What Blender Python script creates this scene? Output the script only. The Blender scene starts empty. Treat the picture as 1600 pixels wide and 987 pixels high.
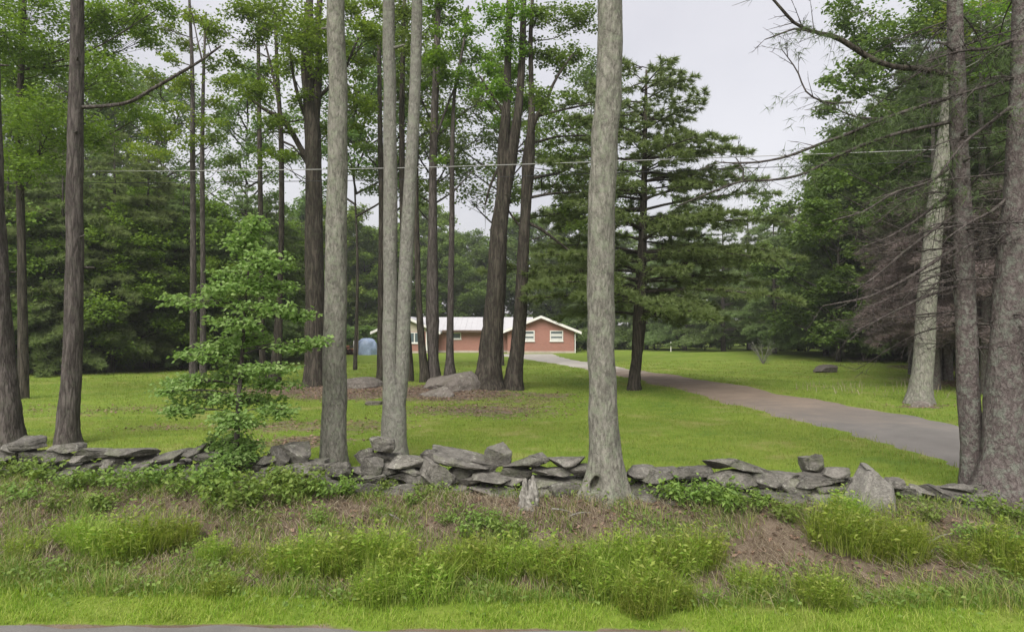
import bpy, math
import numpy as np

# ------------------------------------------------------------------ camera, sky, sun, exposure
sc = bpy.context.scene
COL = sc.collection
RNG = np.random.default_rng(11)
CAM_H = 2.5
FOC = 1050.0                      # focal length in photo pixels (photo 1600 wide)
PITCH = math.atan(21.5 / FOC)

cam_d = bpy.data.cameras.new("camera")
cam_d.sensor_width = 36.0
cam_d.lens = 36.0 * FOC / 1600.0
cam_d.clip_start = 0.05
cam_d.clip_end = 3000.0
cam = bpy.data.objects.new("camera", cam_d)
COL.objects.link(cam)
cam.location = (0, 0, CAM_H)
cam.rotation_euler = (math.pi / 2 + PITCH, 0, 0)
sc.camera = cam

SUN_EL, SUN_AZ = math.radians(48), math.radians(200)     # high, behind the camera's left shoulder
world = bpy.data.worlds.new("World")
sc.world = world
world.use_nodes = True
wn, wl = world.node_tree.nodes, world.node_tree.links
wn.clear()
w_out = wn.new("ShaderNodeOutputWorld")
w_sky = wn.new("ShaderNodeTexSky")
w_sky.sky_type = 'NISHITA'
w_sky.sun_disc = False
w_sky.sun_elevation = SUN_EL
w_sky.sun_rotation = SUN_AZ
w_sky.air_density = 1.0
w_sky.dust_density = 6.0
w_bg1 = wn.new("ShaderNodeBackground")
w_bg1.inputs[1].default_value = 0.014
wl.new(w_sky.outputs[0], w_bg1.inputs[0])
w_tc = wn.new("ShaderNodeTexCoord")
w_no = wn.new("ShaderNodeTexNoise")                       # faint unevenness of the overcast
w_no.inputs["Scale"].default_value = 2.2
w_no.inputs["Detail"].default_value = 5
wl.new(w_tc.outputs["Generated"], w_no.inputs["Vector"])
w_rp = wn.new("ShaderNodeValToRGB")
w_rp.color_ramp.elements[0].position = 0.3
w_rp.color_ramp.elements[0].color = (0.66, 0.635, 0.66, 1)
w_rp.color_ramp.elements[1].position = 0.75
w_rp.color_ramp.elements[1].color = (0.95, 0.915, 0.915, 1)
wl.new(w_no.outputs["Fac"], w_rp.inputs[0])
w_bg2 = wn.new("ShaderNodeBackground")
w_bg2.inputs[1].default_value = 0.245
wl.new(w_rp.outputs[0], w_bg2.inputs[0])
w_add = wn.new("ShaderNodeAddShader")
wl.new(w_bg1.outputs[0], w_add.inputs[0])
wl.new(w_bg2.outputs[0], w_add.inputs[1])
wl.new(w_add.outputs[0], w_out.inputs[0])

sun_d = bpy.data.lights.new("sun", 'SUN')
sun_d.energy = 1.5
sun_d.angle = math.radians(50)
sun_d.color = (1.0, 0.97, 0.92)
sun = bpy.data.objects.new("sun", sun_d)
COL.objects.link(sun)
# direction towards the sun; the Sky node measures its rotation clockwise from +Y
sdir = np.array([math.sin(SUN_AZ) * math.cos(SUN_EL), math.cos(SUN_AZ) * math.cos(SUN_EL), math.sin(SUN_EL)])
sun.rotation_euler = (math.pi / 2 - SUN_EL, 0, math.pi - SUN_AZ)
sun.location = (0, -10, 40)

vs = sc.view_settings
vs.view_transform = 'Standard'
vs.look = 'None'
vs.gamma = 1.0
vs.exposure = 1.85
vs.use_curve_mapping = False
sc.cycles.use_denoising = True
sc.cycles.max_bounces = 5
sc.cycles.diffuse_bounces = 4
sc.cycles.transmission_bounces = 3
sc.cycles.glossy_bounces = 2

# ------------------------------------------------------------------ geometry helpers
def at(px, py, Y):
    """world point seen at a photo pixel, on the vertical plane y = Y"""
    u, v = (px - 800.0) / FOC, (493.5 - py) / FOC
    dy = math.cos(PITCH) - v * math.sin(PITCH)
    dz = math.sin(PITCH) + v * math.cos(PITCH)
    t = Y / dy
    return np.array([u * t, Y, CAM_H + dz * t])

WALL_X = np.array([-12, -7.3, -1.5, 1.2, 5, 8])
WALL_Y = np.array([10.3, 9.75, 8.75, 8.35, 8.0, 7.9])
def wall_y(x): return np.interp(x, WALL_X, WALL_Y)
def sstep(a, b, t):
    t = np.clip((t - a) / (b - a), 0, 1)
    return t * t * (3 - 2 * t)
def road_edge(x): return 5.62 - 0.028 * np.clip(x, -30, 30) + 0.03 * np.sin(x * 2.1)

def gh(x, y):
    x = np.asarray(x, float); y = np.asarray(y, float)
    ye = road_edge(x)
    s = (y - ye) / (wall_y(x) - 0.3 - ye)
    z = 0.05 * sstep(0, 0.15, s) + 0.42 * sstep(0.28, 1.0, s)
    z = z - 0.42 * sstep(22, 68, y)
    z = z + 0.035 * np.sin(x * 1.3 + 0.7) * np.sin(y * 1.1 + x * 0.4) * sstep(0.2, 1, s) * (1 - sstep(40, 60, y))
    z = z + 0.02 * np.sin(x * 3.7 + y * 2.9) * sstep(0.2, 0.6, s) * (1 - sstep(9, 12, y))
    z = z + 0.22 * np.exp(-(((x + 2.3) / 3.2) ** 2 + ((y - 22.5) / 2.2) ** 2))          # root mound of the tree group
    z = z + 0.15 * np.exp(-(((x + 6.0) / 2.4) ** 2 + ((y - 23.5) / 1.8) ** 2))
    z = z + 0.45 * np.exp(-(((x - 26) / 14) ** 2 + ((y - 60) / 14) ** 2))               # low crest of the far lawn
    return np.where(s < 0, -0.05, z)

def on_ground(px, py):
    Y = np.arange(5.4, 140, 0.04)
    u, v = (px - 800.0) / FOC, (493.5 - py) / FOC
    dy = math.cos(PITCH) - v * math.sin(PITCH)
    dz = math.sin(PITCH) + v * math.cos(PITCH)
    X = u * Y / dy
    Z = CAM_H + dz * Y / dy
    k = np.argmax(Z < gh(X, Y))
    return np.array([X[k], Y[k], float(gh(X[k], Y[k]))])

# driveway outline (left and right edge), road to house
DRV_L = np.array([[6.1, 5.4], [6.35, 8.5], [6.6, 12.6], [6.1, 15.8], [5.8, 20], [5.1, 27], [4.2, 34], [2.9, 43], [1.6, 50], [0.0, 58], [-2.6, 66]])
DRV_R = np.array([[9.9, 5.4], [9.7, 8.5], [9.7, 12.6], [9.4, 15.8], [8.8, 20], [8.0, 27], [6.7, 34], [5.6, 43], [4.6, 52], [4.3, 60], [4.4, 67]])
def in_drive(x, y, pad=0.0):
    l = np.interp(y, DRV_L[:, 1], DRV_L[:, 0]) - pad
    r = np.interp(y, DRV_R[:, 1], DRV_R[:, 0]) + pad
    return (x > l) & (x < r) & (y < 67)

class MB:
    """collects vertices and faces of one mesh"""
    def __init__(self): self.v = []; self.f = {}; self.n = 0
    def add(self, V, F):
        V = np.asarray(V, float).reshape(-1, 3); F = np.asarray(F, int)
        self.f.setdefault(F.shape[1], []).append(F + self.n)
        self.v.append(V); self.n += len(V)
    def mesh(self, name, mats, smooth=False, origin=(0, 0, 0), attr=None):
        V = np.concatenate(self.v) - np.asarray(origin, float)
        me = bpy.data.meshes.new(name)
        me.vertices.add(len(V)); me.vertices.foreach_set("co", V.astype(np.float32).ravel())
        Fs = [np.concatenate(a) for a in self.f.values()]
        nl = sum(a.size for a in Fs); npoly = sum(len(a) for a in Fs)
        me.loops.add(nl); me.loops.foreach_set("vertex_index", np.concatenate([a.ravel() for a in Fs]).astype(np.int32))
        me.polygons.add(npoly)
        tot = np.concatenate([np.full(len(a), a.shape[1]) for a in Fs])
        st = np.concatenate([[0], np.cumsum(tot)[:-1]])
        me.polygons.foreach_set("loop_start", st.astype(np.int32))
        try: me.polygons.foreach_set("loop_total", tot.astype(np.int32))
        except Exception: pass
        me.polygons.foreach_set("use_smooth", np.full(npoly, smooth))
        if attr is not None:
            for an, vals in attr.items():
                a = me.attributes.new(an, 'FLOAT', 'POINT')
                a.data.foreach_set("value", np.asarray(vals, np.float32))
        me.update(calc_edges=True)
        me.validate()
        for m in (mats if isinstance(mats, (list, tuple)) else [mats]): me.materials.append(m)
        return me

def link(name, me, parent=None, loc=(0, 0, 0), **props):
    o = bpy.data.objects.new(name, me)
    COL.objects.link(o)
    o.location = loc
    if parent is not None: o.parent = parent
    for k, v in props.items(): o[k] = v
    return o
def thing(name, label, cat, loc=(0, 0, 0), group=None):
    o = link(name, None, None, loc, label=label, category=cat)
    o.empty_display_size = 0.2
    if group: o["group"] = group
    return o
def dup(root, loc, rz=0.0, scale=(1, 1, 1), label=None, group=None):
    r = root.copy(); COL.objects.link(r)
    r.location = loc; r.rotation_euler = (0, 0, rz); r.scale = scale
    if label: r["label"] = label
    if group: r["group"] = group
    for ch in list(root.children):
        c = ch.copy(); COL.objects.link(c); c.parent = r
        for g in list(ch.children):
            d = g.copy(); COL.objects.link(d); d.parent = c
    return r

def unit(a): return a / np.maximum(np.linalg.norm(a, axis=-1, keepdims=True), 1e-9)
def resample(P, r, step):
    """smooth (Catmull-Rom-like) resampling of a path with radii"""
    P = np.asarray(P, float); r = np.asarray(r, float)
    d = np.concatenate([[0], np.cumsum(np.linalg.norm(np.diff(P, axis=0), axis=1))])
    n = max(3, int(d[-1] / step) + 1)
    t = np.linspace(0, d[-1], n)
    m = np.gradient(P, d, axis=0) if len(P) > 2 else np.repeat((P[1:] - P[:1]) / max(d[-1], 1e-6), 2, 0)
    k = np.clip(np.searchsorted(d, t, side='right') - 1, 0, len(P) - 2)
    h = (d[k + 1] - d[k])[:, None]; s = ((t - d[k]) / (d[k + 1] - d[k]))[:, None]
    Q = (2*s**3-3*s**2+1)*P[k] + (s**3-2*s**2+s)*h*m[k] + (-2*s**3+3*s**2)*P[k+1] + (s**3-s**2)*h*m[k+1]
    return Q, np.interp(t, d, r)
def tube(mb, P, r, k=8, rough=0.0, lobes=None, cap=True):
    P = np.asarray(P, float); r = np.asarray(r, float); n = len(P)
    T = unit(np.gradient(P, axis=0))
    ref = np.array([0, 1.0, 0]) if abs(T[:, 1]).mean() < 0.7 else np.array([1.0, 0, 0])
    B = unit(np.cross(T, ref)); N = unit(np.cross(B, T))
    a = np.linspace(0, 2 * math.pi, k, endpoint=False)
    rr = np.repeat(r[:, None], k, 1)
    if rough:
        rr = rr * (1 + rough * RNG.normal(0, 1, (n, k)))
    if lobes is not None:
        rr = rr * lobes(np.arange(n), a)
    V = P[:, None, :] + rr[..., None] * (np.cos(a)[None, :, None] * B[:, None, :] + np.sin(a)[None, :, None] * N[:, None, :])
    i = np.arange(n - 1)[:, None] * k; j = np.arange(k)[None, :]; j2 = (j + 1) % k
    F = np.stack([i + j, i + j2, i + k + j2, i + k + j], -1).reshape(-1, 4)
    mb.add(V.reshape(-1, 3), F)
    if cap:
        top = np.arange(k) + mb.n - k
        mb.v.append(P[-1:][:] + T[-1:] * r[-1]); c = mb.n; mb.n += 1
        mb.f.setdefault(3, []).append(np.stack([top, np.roll(top, -1), np.full(k, c)], 1))
def sticks(mb, A, B, ra, rb):
    """many straight three-sided twigs at once"""
    A = np.asarray(A, float); B = np.asarray(B, float); n = len(A)
    if n == 0: return
    T = unit(B - A); ref = np.where(np.abs(T[:, 2:3]) > 0.8, [[1.0, 0, 0]], [[0, 0, 1.0]])
    U = unit(np.cross(T, ref)); W = np.cross(T, U)
    ra = np.broadcast_to(ra, (n,)); rb = np.broadcast_to(rb, (n,))
    V = np.zeros((n, 6, 3))
    for q in range(3):
        c, s = math.cos(q * 2.0944), math.sin(q * 2.0944)
        d = c * U + s * W
        V[:, q] = A + d * ra[:, None]; V[:, 3 + q] = B + d * rb[:, None]
    b = np.arange(n)[:, None, None] * 6
    F = (b + np.array([[0, 1, 4, 3], [1, 2, 5, 4], [2, 0, 3, 5]])[None]).reshape(-1, 4)
    mb.add(V.reshape(-1, 3), F)
def leaves(mb, C, L, Wd, tilt=0.7, droop=0.25):
    """one folded four-cornered leaf at each point"""
    n = len(C)
    if n == 0: return
    az = RNG.uniform(0, 2 * math.pi, n)
    a = np.stack([np.cos(az), np.sin(az), -droop + RNG.normal(0, 0.3, n)], 1); a = unit(a)
    nr = unit(np.stack([RNG.normal(0, tilt, n), RNG.normal(0, tilt, n), np.ones(n)], 1))
    b = unit(np.cross(nr, a)); nr = np.cross(a, b)
    L = L * RNG.uniform(0.7, 1.3, n)[:, None]; W = Wd * RNG.uniform(0.7, 1.3, n)[:, None]
    V = np.stack([C, C + a * L * 0.42 + b * W * 0.5 + nr * W * 0.12, C + a * L - nr * L * 0.08, C + a * L * 0.42 - b * W * 0.5 + nr * W * 0.12], 1)
    F = np.arange(4 * n).reshape(n, 4)
    mb.add(V.reshape(-1, 3), F)
def needles(mb, C, D, m, L, w, spread=0.75):
    """m slim needles fanning out of each point C around direction D"""
    n = len(C)
    if n == 0: return
    C = np.repeat(C, m, 0); D = np.repeat(D, m, 0)
    d = unit(D + RNG.normal(0, spread, C.shape) * [1, 1, 0.75])
    s = unit(np.cross(d, RNG.normal(0, 1, d.shape)))
    l = L * RNG.uniform(0.6, 1.2, len(C))[:, None]
    V = np.stack([C - s * w / 2, C + s * w / 2, C + d * l - [0, 0, 0.02]], 1)
    mb.add(V.reshape(-1, 3), np.arange(3 * len(C)).reshape(-1, 3))
def blades(mb, C, H, w, lean=0.35, dirs=None, seg=2):
    """grass blades, bent, rooted at C"""
    n = len(C)
    if n == 0: return
    az = RNG.uniform(0, 2 * math.pi, n)
    d = np.stack([np.cos(az), np.sin(az), np.zeros(n)], 1)
    if dirs is not None: d = unit(d * 0.5 + dirs); 
    d[:, 2] = 0
    H = (np.broadcast_to(H, (n,)) * RNG.uniform(0.55, 1.25, n))[:, None]
    ln = (lean * RNG.uniform(0.3, 1.7, n))[:, None]
    s = np.stack([-d[:, 1], d[:, 0], np.zeros(n)], 1)
    rot = RNG.uniform(-0.8, 0.8, n)[:, None]; s = unit(s + d * rot)
    w = np.broadcast_to(w, (n,))[:, None] * RNG.uniform(0.6, 1.3, (n, 1))
    up = np.array([0, 0, 1.0])
    tip = C + d * H * ln + up * H * np.sqrt(np.clip(1 - 0.45 * ln ** 2, 0.12, 1))
    if seg == 1:
        V = np.stack([C - s * w / 2, C + s * w / 2, tip], 1)
        mb.add(V.reshape(-1, 3), np.arange(3 * n).reshape(-1, 3)); return
    mid = C + d * H * ln * 0.3 + up * H * 0.55
    V = np.stack([C - s * w / 2, C + s * w / 2, mid + s * w * 0.42, mid - s * w * 0.42, tip], 1).reshape(-1, 3)
    b = np.arange(n)[:, None] * 5
    mb.add(V, b + np.array([[0, 1, 2, 3]]))
    mb.f.setdefault(3, []).append((b + np.array([[3, 2, 4]])) + mb.n - len(V))
def box(mb, x0, x1, y0, y1, z0, z1):
    V = [(x0, y0, z0), (x1, y0, z0), (x1, y1, z0), (x0, y1, z0), (x0, y0, z1), (x1, y0, z1), (x1, y1, z1), (x0, y1, z1)]
    mb.add(V, [(0, 3, 2, 1), (4, 5, 6, 7), (0, 1, 5, 4), (1, 2, 6, 5), (2, 3, 7, 6), (3, 0, 4, 7)])
def prism(mb, poly, y0, y1):
    """extrude an (x, z) outline along y"""
    n = len(poly)
    V = [(x, y0, z) for x, z in poly] + [(x, y1, z) for x, z in poly]
    mb.add(V, [(i, (i + 1) % n, n + (i + 1) % n, n + i) for i in range(n)])
    mb.f.setdefault(n, []).append(np.array([list(range(n))[::-1], list(range(n, 2 * n))]) + mb.n - 2 * n)

# ------------------------------------------------------------------ materials
class NT:
    def __init__(self, name):
        self.m = bpy.data.materials.new(name); self.m.use_nodes = True
        self.t = self.m.node_tree; self.t.nodes.clear()
        self.out = self.t.nodes.new("ShaderNodeOutputMaterial")
    def n(self, typ, **kw):
        nd = self.t.nodes.new(typ)
        for k, v in kw.items():
            if k in nd.inputs: nd.inputs[k].default_value = v
            else: setattr(nd, k, v)
        return nd
    def l(self, a, b): self.t.links.new(a, b)
    def ramp(self, fac, stops):
        r = self.n("ShaderNodeValToRGB"); e = r.color_ramp.elements
        while len(e) < len(stops): e.new(0.5)
        for q, (p, c) in enumerate(stops):
            e[q].position = p; e[q].color = (*c, 1)
        self.l(fac, r.inputs[0]); return r.outputs[0]
    def mix(self, fac, a, b, mode='MIX'):
        m = self.n("ShaderNodeMix"); m.data_type = 'RGBA'; m.blend_type = mode
        for s, v in ((m.inputs["Factor"], fac), (m.inputs[6], a), (m.inputs[7], b)):
            if isinstance(v, tuple): s.default_value = (*v, 1) if len(v) == 3 else v
            elif isinstance(v, (int, float)): s.default_value = v
            else: self.l(v, s)
        return m.outputs[2]
    def math(self, op, a, b=0.0, c=0.0):
        m = self.n("ShaderNodeMath"); m.operation = op
        for s, v in zip(m.inputs, (a, b, c)):
            if isinstance(v, (int, float)): s.default_value = v
            else: self.l(v, s)
        return m.outputs[0]
    def coord(self, scale=(1, 1, 1), kind="Object"):
        tc = self.n("ShaderNodeTexCoord"); mp = self.n("ShaderNodeMapping")
        mp.inputs["Scale"].default_value = scale
        self.l(tc.outputs[kind], mp.inputs["Vector"]); return mp.outputs[0]
    def wcoord(self, scale=(1, 1, 1)):
        g = self.n("ShaderNodeNewGeometry"); mp = self.n("ShaderNodeMapping")
        mp.inputs["Scale"].default_value = scale
        self.l(g.outputs["Position"], mp.inputs["Vector"]); return mp.outputs[0]
    def noise(self, vec, scale, detail=4, rough=0.6):
        x = self.n("ShaderNodeTexNoise"); x.inputs["Scale"].default_value = scale
        x.inputs["Detail"].default_value = detail; x.inputs["Roughness"].default_value = rough
        self.l(vec, x.inputs["Vector"]); return x.outputs["Fac"]
    def bump(self, h, strength, dist):
        b = self.n("ShaderNodeBump"); b.inputs["Strength"].default_value = strength; b.inputs["Distance"].default_value = dist
        self.l(h, b.inputs["Height"]); return b.outputs[0]
    def principled(self, col, rough=0.9, normal=None, spec=0.2):
        p = self.n("ShaderNodeBsdfPrincipled")
        p.inputs["Roughness"].default_value = rough
        p.inputs["Specular IOR Level"].default_value = spec
        if isinstance(col, tuple): p.inputs["Base Color"].default_value = (*col, 1)
        else: self.l(col, p.inputs["Base Color"])
        if normal is not None: self.l(normal, p.inputs["Normal"])
        return p
    def done(self, shader):
        self.l(shader.outputs[0], self.out.inputs[0]); return self.m

def leaf_mat(name, cols, trans=0.35, tcol=None, rough=0.55, objvar=0.25, patch=None):
    t = NT(name)
    g = t.n("ShaderNodeNewGeometry"); oi = t.n("ShaderNodeObjectInfo")
    k = len(cols)
    c = t.ramp(g.outputs["Random Per Island"], [((q + 0.3) / k, cc) for q, cc in enumerate(cols)])
    if patch:                                                          # dry and lush areas of the sward
        pn_ = t.noise(t.wcoord(), 0.9, 5, 0.65)
        c = t.mix(t.math('MULTIPLY', t.ramp(pn_, [(0.50, (0, 0, 0)), (0.68, (1, 1, 1))]), 0.75), c, patch[0])
        c = t.mix(t.math('MULTIPLY', t.ramp(pn_, [(0.30, (1, 1, 1)), (0.45, (0, 0, 0))]), 0.6), c, patch[1])
    hv = t.n("ShaderNodeHueSaturation")
    t.l(c, hv.inputs["Color"])
    t.l(t.math('ADD', t.math('MULTIPLY', oi.outputs["Random"], 0.03), 0.485), hv.inputs["Hue"])
    t.l(t.math('ADD', t.math('MULTIPLY', oi.outputs["Random"], objvar), 1 - objvar / 2), hv.inputs["Value"])
    p = t.principled(hv.outputs[0], rough, None, 0.25)
    tr = t.n("ShaderNodeBsdfTranslucent")
    tm = t.mix(1.0, hv.outputs[0], tcol or (1.0, 1.0, 0.5), 'MULTIPLY')
    t.l(tm, tr.inputs[0])
    mx = t.n("ShaderNodeMixShader"); mx.inputs[0].default_value = trans
    t.l(p.outputs[0], mx.inputs[1]); t.l(tr.outputs[0], mx.inputs[2])
    return t.done(mx)

def bark_mat(name, dark, mid, light, lichen=None, lfac=0.5, scale=9.0, stretch=0.22, bump=0.7, dist=0.03, furrow_w=0.3):
    t = NT(name)
    v = t.coord((1, 1, stretch)); vi = t.coord((1, 1, 1))
    n1 = t.noise(v, scale * 2.6, 8, 0.7)
    nr = t.noise(v, scale, 3, 0.55)
    furrow = t.math('MINIMUM', t.math('MULTIPLY', t.math('ABSOLUTE', t.math('SUBTRACT', nr, 0.5)), 7.0), 1.0)   # thin winding cracks
    fleck = t.noise(t.coord((1, 1, min(1, stretch * 2.5))), scale * 5.5, 4, 0.6)
    h = t.math('ADD', t.math('MULTIPLY', furrow, furrow_w), t.math('MULTIPLY', n1, 1.15 - furrow_w * .55))
    c = t.ramp(h, [(0.25, dark), (0.55, mid), (0.95, light)])
    c = t.mix(t.ramp(fleck, [(0.30, (0.75, 0.75, 0.75)), (0.42, (0, 0, 0))]), c, dark)
    big = t.noise(vi, 1.3, 3, 0.6)
    c = t.mix(t.math('MULTIPLY', big, 0.6), c, t.mix(1.0, c, (0.62, 0.6, 0.58), 'MULTIPLY'))
    if lichen:
        ln = t.noise(vi, 9.0, 7, 0.8)
        c = t.mix(t.math('MULTIPLY', t.ramp(ln, [(0.48, (0, 0, 0)), (0.62, (1, 1, 1))]), lfac), c, lichen)
    nm = t.bump(h, bump, dist)
    return t.done(t.principled(c, 0.92, nm, 0.15))

M = {}
M['leaf_bright'] = leaf_mat("leaf_bright", [(0.12, 0.20, 0.03), (0.155, 0.25, 0.035), (0.20, 0.30, 0.045), (0.13, 0.215, 0.04)], 0.5)
M['leaf_yellow'] = leaf_mat("leaf_yellow", [(0.18, 0.255, 0.025), (0.235, 0.30, 0.035), (0.16, 0.25, 0.03)], 0.5)
M['leaf_mid'] = leaf_mat("leaf_mid", [(0.10, 0.165, 0.04), (0.125, 0.20, 0.045), (0.16, 0.24, 0.06)], 0.47)
M['leaf_dark'] = leaf_mat("leaf_dark", [(0.09, 0.15, 0.04), (0.11, 0.175, 0.045), (0.135, 0.205, 0.055)], 0.45)
M['leaf_sapling'] = leaf_mat("leaf_sapling", [(0.17, 0.26, 0.065), (0.22, 0.315, 0.09), (0.29, 0.375, 0.14), (0.19, 0.285, 0.08)], 0.5, (0.95, 1, 0.65))
M['weed'] = leaf_mat("weed", [(0.13, 0.21, 0.04), (0.18, 0.275, 0.055), (0.24, 0.335, 0.085), (0.15, 0.24, 0.055)], 0.47)
M['pine_needle'] = leaf_mat("pine_needle", [(0.14, 0.205, 0.07), (0.17, 0.235, 0.08), (0.20, 0.265, 0.10)], 0.48, (1, 1, 0.75))
M['pine_soft'] = leaf_mat("pine_soft", [(0.16, 0.225, 0.085), (0.19, 0.26, 0.10), (0.22, 0.285, 0.12)], 0.48, (1, 1, 0.75))
M['pine_dark'] = leaf_mat("pine_dark", [(0.085, 0.13, 0.05), (0.105, 0.155, 0.06), (0.125, 0.175, 0.07)], 0.4, (1, 1, 0.75))
M['twig_brown'] = leaf_mat("twig_brown", [(0.13, 0.10, 0.094), (0.18, 0.145, 0.135), (0.23, 0.19, 0.178)], 0.15, (1, 1, 1), 0.9)
M['grass'] = leaf_mat("grass", [(0.125, 0.18, 0.025), (0.165, 0.225, 0.03), (0.205, 0.25, 0.04), (0.26, 0.27, 0.075)], 0.42, None, 0.55, 0.25, ((0.29, 0.265, 0.10), (0.10, 0.165, 0.025)))
M['grass_lush'] = leaf_mat("grass_lush", [(0.16, 0.265, 0.02), (0.22, 0.33, 0.03), (0.29, 0.385, 0.05), (0.36, 0.40, 0.10)], 0.48, None, 0.55, 0.25, ((0.28, 0.30, 0.08), (0.12, 0.23, 0.03)))
M['tuft'] = leaf_mat("tuft", [(0.15, 0.24, 0.025), (0.20, 0.30, 0.035), (0.26, 0.355, 0.05), (0.34, 0.39, 0.10)], 0.5, None, 0.55, 0.4)
M['grass_bank'] = leaf_mat("grass_bank", [(0.10, 0.18, 0.025), (0.15, 0.24, 0.035), (0.21, 0.28, 0.06), (0.30, 0.29, 0.11)], 0.42)
M['straw'] = leaf_mat("straw", [(0.26, 0.215, 0.14), (0.33, 0.28, 0.19), (0.19, 0.15, 0.105), (0.38, 0.335, 0.24)], 0.25, (1, 0.9, 0.8))
M['litter'] = leaf_mat("litter", [(0.16, 0.10, 0.07), (0.23, 0.15, 0.105), (0.30, 0.21, 0.155), (0.12, 0.08, 0.06)], 0.15, (1, 0.9, 0.8), 0.85)
M['bark_grey'] = bark_mat("bark_grey", (0.045, 0.043, 0.037), (0.16, 0.154, 0.132), (0.32, 0.31, 0.268), (0.20, 0.225, 0.16), 0.7, 12.0, 0.35, 1.0, 0.03, 0.25)
M['bark_pale'] = bark_mat("bark_pale", (0.06, 0.058, 0.052), (0.175, 0.17, 0.15), (0.30, 0.293, 0.262), (0.205, 0.228, 0.17), 0.6, 15.0, 0.45, 1.0, 0.025, 0.2)
M['bark_dark'] = bark_mat("bark_dark", (0.012, 0.010, 0.009), (0.038, 0.032, 0.027), (0.085, 0.072, 0.06), (0.07, 0.078, 0.05), 0.35, 9.0, 0.13, 1.0, 0.03, 0.5)
M['bark_brown'] = bark_mat("bark_brown", (0.02, 0.016, 0.015), (0.065, 0.055, 0.052), (0.13, 0.113, 0.106), (0.085, 0.095, 0.066), 0.35, 11.0, 0.18, 1.0, 0.03, 0.45)
M['bark_spruce'] = bark_mat("bark_spruce", (0.035, 0.028, 0.027), (0.105, 0.087, 0.083), (0.19, 0.165, 0.158), (0.19, 0.215, 0.175), 0.65, 16.0, 0.6, 1.0, 0.03, 0.3)
M['wood_weathered'] = bark_mat("wood_weathered", (0.05, 0.047, 0.042), (0.20, 0.19, 0.17), (0.36, 0.35, 0.32), None, 0, 14.0, 0.08, 0.9, 0.02)

def rock_mat(name, a, b, lich):
    t = NT(name)
    v = t.coord((1, 1, 1)); oi = t.n("ShaderNodeObjectInfo")
    off = t.n("ShaderNodeVectorMath"); off.operation = 'ADD'
    g = t.n("ShaderNodeNewGeometry")
    t.l(g.outputs["Position"], off.inputs[0]); t.l(oi.outputs["Random"], off.inputs[1])
    p = off.outputs[0]
    n1 = t.noise(p, 7, 8, 0.7); n2 = t.noise(p, 38, 5, 0.7); n3 = t.noise(p, 3.2, 6, 0.75)
    c = t.ramp(n1, [(0.3, a), (0.7, b)])
    c = t.mix(t.math('MULTIPLY', t.ramp(n3, [(0.5, (0, 0, 0)), (0.66, (1, 1, 1))]), 0.55), c, lich)
    c = t.mix(t.ramp(n2, [(0.35, (0.55, 0.55, 0.55)), (0.6, (0, 0, 0))]), c, (0.09, 0.085, 0.075))
    pale = t.noise(p, 12, 6, 0.75); c = t.mix(t.math('MULTIPLY', t.ramp(pale, [(0.56, (0, 0, 0)), (0.66, (1, 1, 1))]), 0.6), c, (0.36, 0.36, 0.31))
    hv = t.n("ShaderNodeHueSaturation"); t.l(c, hv.inputs["Color"])
    t.l(t.math('ADD', t.math('MULTIPLY', oi.outputs["Random"], 0.5), 0.72), hv.inputs["Value"])
    h = t.math('ADD', n1, t.math('MULTIPLY', n2, 0.4))
    return t.done(t.principled(hv.outputs[0], 0.93, t.bump(h, 1.0, 0.05), 0.15))
M['rock'] = rock_mat("rock", (0.055, 0.052, 0.047), (0.255, 0.24, 0.215), (0.13, 0.15, 0.08))
M['rock_pale'] = rock_mat("rock_pale", (0.15, 0.142, 0.128), (0.31, 0.295, 0.27), (0.22, 0.225, 0.16))
M['rock_far'] = rock_mat("rock_far", (0.10, 0.085, 0.075), (0.215, 0.19, 0.17), (0.13, 0.125, 0.085))

def ground_mat():
    t = NT("ground_grass_and_soil")
    p = t.wcoord()
    nb = t.noise(p, 0.35, 4, 0.6); nm = t.noise(p, 2.3, 6, 0.7); nf = t.noise(p, 26, 5, 0.75)
    g1 = t.ramp(nm, [(0.3, (0.10, 0.17, 0.018)), (0.55, (0.15, 0.225, 0.028)), (0.75, (0.21, 0.25, 0.055))])
    g2 = t.ramp(nm, [(0.3, (0.14, 0.205, 0.024)), (0.6, (0.20, 0.26, 0.04)), (0.8, (0.26, 0.28, 0.075))])
    gr = t.mix(t.ramp(nb, [(0.38, (0, 0, 0)), (0.62, (1, 1, 1))]), g1, g2)
    gr = t.mix(t.math('MULTIPLY', nf, 0.55), gr, (0.075, 0.11, 0.02))
    np_ = t.noise(p, 0.9, 5, 0.65)
    gr = t.mix(t.math('MULTIPLY', t.ramp(np_, [(0.55, (0, 0, 0)), (0.70, (1, 1, 1))]), 0.6), gr, (0.27, 0.245, 0.10))
    gr = t.mix(t.math('MULTIPLY', t.ramp(np_, [(0.28, (1, 1, 1)), (0.42, (0, 0, 0))]), 0.5), gr, (0.075, 0.145, 0.03))
    s1 = t.ramp(nm, [(0.25, (0.065, 0.05, 0.038)), (0.5, (0.15, 0.117, 0.088)), (0.75, (0.25, 0.205, 0.16))])
    so = t.mix(t.math('MULTIPLY', nf, 0.6), s1, (0.07, 0.047, 0.034))
    at_ = t.n("ShaderNodeAttribute", attribute_name="dirt")
    f = t.math('ADD', at_.outputs["Fac"], t.math('MULTIPLY', t.math('SUBTRACT', nm, 0.5), 1.1))
    f = t.ramp(f, [(0.36, (0, 0, 0)), (0.62, (1, 1, 1))])
    c = t.mix(f, gr, so)
    h = t.math('ADD', nf, t.math('MULTIPLY', nm, 1.5))
    return t.done(t.principled(c, 0.97, t.bump(h, 0.6, 0.04), 0.1))
M['ground'] = ground_mat()

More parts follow.
